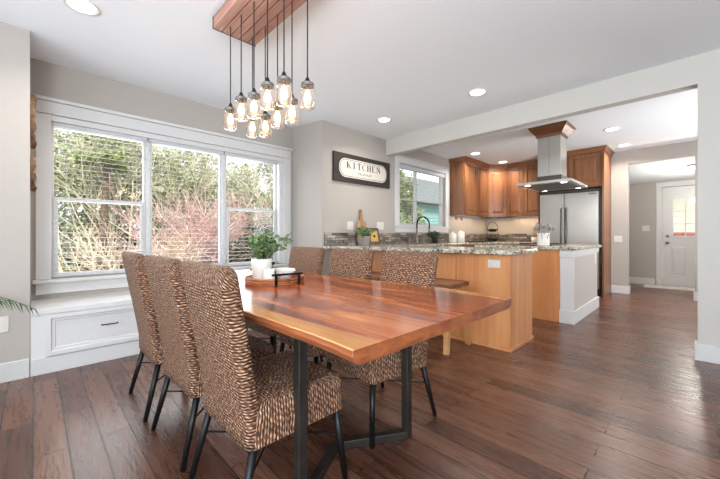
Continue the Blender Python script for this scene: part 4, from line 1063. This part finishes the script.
twig_shrub('bare_tree', 'tall bare pale twigged tree in front of the upper middle pane greenery', (-9.8, 3.1, -.5), 4.4, .45, 'twig_olive', 42, 7, 4, 'tree', r0=.03)
twig_shrub('bare_tree', 'tall bare pale twigged tree crossing the upper right pane', (-8.9, 5.0, -.5), 4.2, .4, 'twig_olive', 43, 7, 4, 'tree', r0=.03)
# house seen from the kitchen window
r = empty('neighbour_house', (-9.5, 12.0, -.5), 'teal sided neighbouring house seen through the kitchen window', 'house')
MB().box(-11.5, -8.0, 9.2, 15.5, -.5, 2.45).build('wall', 'siding', r)
MB().loft([[(-11.8, y, 2.4), (-7.7, y, 2.4), (-9.75, y, 3.9)] for y in (8.9, 15.8)]).build('roof', 'roof', r)
MB().box(-8.0, -7.97, 10.4, 11.4, .5, 1.6).build('window', 'trim', r)
blob_tree('yew_shrub', 'green shrub at left outside the kitchen window', (-6.2, 8.15, 1.5), .45, .5, 1.7, 7000, .08, 'fol_green', 31, 'shrub', trunk=True, clumps=16)

g = MB().box(-6, 6, 9.66, 24, -.3, -.15).build('ground_yard', 'grass'); g['kind'] = 'structure'
r = empty('garden_shed', (.3, 13.5, -.15), 'cream shed with rust red band glimpsed through the hall door glass', 'shed')
MB().box(-2.2, 2.8, 12.8, 14.5, -.15, 2.6).build('wall', 'shedw', r); MB().box(-2.22, 2.82, 12.78, 12.80, .9, 1.15).build('red_band', 'brick', r); MB().loft([[(-2.4, 12.6, 2.6), (3, 12.6, 2.6), (3, 14.7, 2.6), (-2.4, 14.7, 2.6)], [(-2.4, 13.6, 3.4), (3, 13.6, 3.4), (3, 13.7, 3.4), (-2.4, 13.7, 3.4)]]).build('roof', 'roof', r)
# ------------------------------------------------------------------ world and light
wd = bpy.data.worlds.new('sky'); scene.world = wd; wd.use_nodes = True; nt = wd.node_tree; nt.nodes.clear()
o = N(nt, 'ShaderNodeOutputWorld'); bg = N(nt, 'ShaderNodeBackground'); tc = N(nt, 'ShaderNodeTexCoord')
nz = N(nt, 'ShaderNodeTexNoise', i_Scale=2.5, i_Detail=4.0); L(nt, tc.outputs['Generated'], nz.inputs[0])
c = ramp(nt, nz.outputs[0], [(.4, (.80, .88, 1.0)), (.6, (1, 1, 1))]); L(nt, c, bg.inputs[0]); bg.inputs[1].default_value = 1.6; L(nt, bg.outputs[0], o.inputs[0])
def area(name, loc, target, sx, sy, e, col=(1, 1, 1)):
    ld = bpy.data.lights.new(name, 'AREA'); ld.shape = 'RECTANGLE'; ld.size = sx; ld.size_y = sy; ld.energy = e; ld.color = col
    o = bpy.data.objects.new(name, ld); COL.objects.link(o); o.location = loc
    o.rotation_euler = (Vector(target)-Vector(loc)).to_track_quat('-Z', 'Y').to_euler(); return o
sd = bpy.data.lights.new('sun', 'SUN'); sd.energy = 4.2; sd.angle = radians(8); so = bpy.data.objects.new('sun', sd); COL.objects.link(so)
so.rotation_euler = Vector((-.75, .35, -1)).to_track_quat('-Z', 'Y').to_euler(); so.location = (3, 0, 8)
# rear, right and kitchen fill lights added at unseen openings, tilted up at ceilings
CW = (.80, .91, 1)
area('fill_rear', (-.5, -3.14, 1.2), (-.6, 1.5, 5.2), 4.0, 2.0, 120, CW)
area('fill_right', (2.78, -.5, 1.3), (-1.5, .5, 5.2), 2.7, 1.9, 40, CW)
area('daylight_bay', (Xi-.35, 1.27, 1.5), (0, 1.6, 1.3), 2.3, 1.3, 30, (.95, .98, 1))
area('fill_ceiling', (1.1, -1.3, 1.5), (-1.6, 2.2, 4.2), 1.2, 1.2, 120, (.84, .93, 1))  # added fill behind the camera without any lamp, brightens the ceiling
area('fill_kitchen', (1.42, 5.9, 1.4), (-2.5, 5.9, 3.0), 2.2, 1.3, 62, (.95, .97, 1))

# ------------------------------------------------------------------ camera
cd = bpy.data.cameras.new('camera'); cam = bpy.data.objects.new('camera', cd); COL.objects.link(cam); scene.camera = cam
f_px = 331.0
cd.sensor_fit = 'HORIZONTAL'; cd.sensor_width = 36; cd.lens = 36*f_px/720; cd.clip_start = .05; cd.clip_end = 200
cd.shift_y = -(239.5-235.3)/720
cam.location = (0, 0, 1.07); cam.rotation_euler = (pi/2, 0, .7953)
scene.view_settings.view_transform = 'Standard'; scene.view_settings.look = 'None'; scene.view_settings.gamma = 1
scene.view_settings.use_curve_mapping = False; scene.view_settings.exposure = .3
scene.cycles.max_bounces = 8; scene.cycles.diffuse_bounces = 5; scene.cycles.transparent_max_bounces = 24
scene.cycles.use_denoising = True; scene.cycles.sample_clamp_indirect = 4
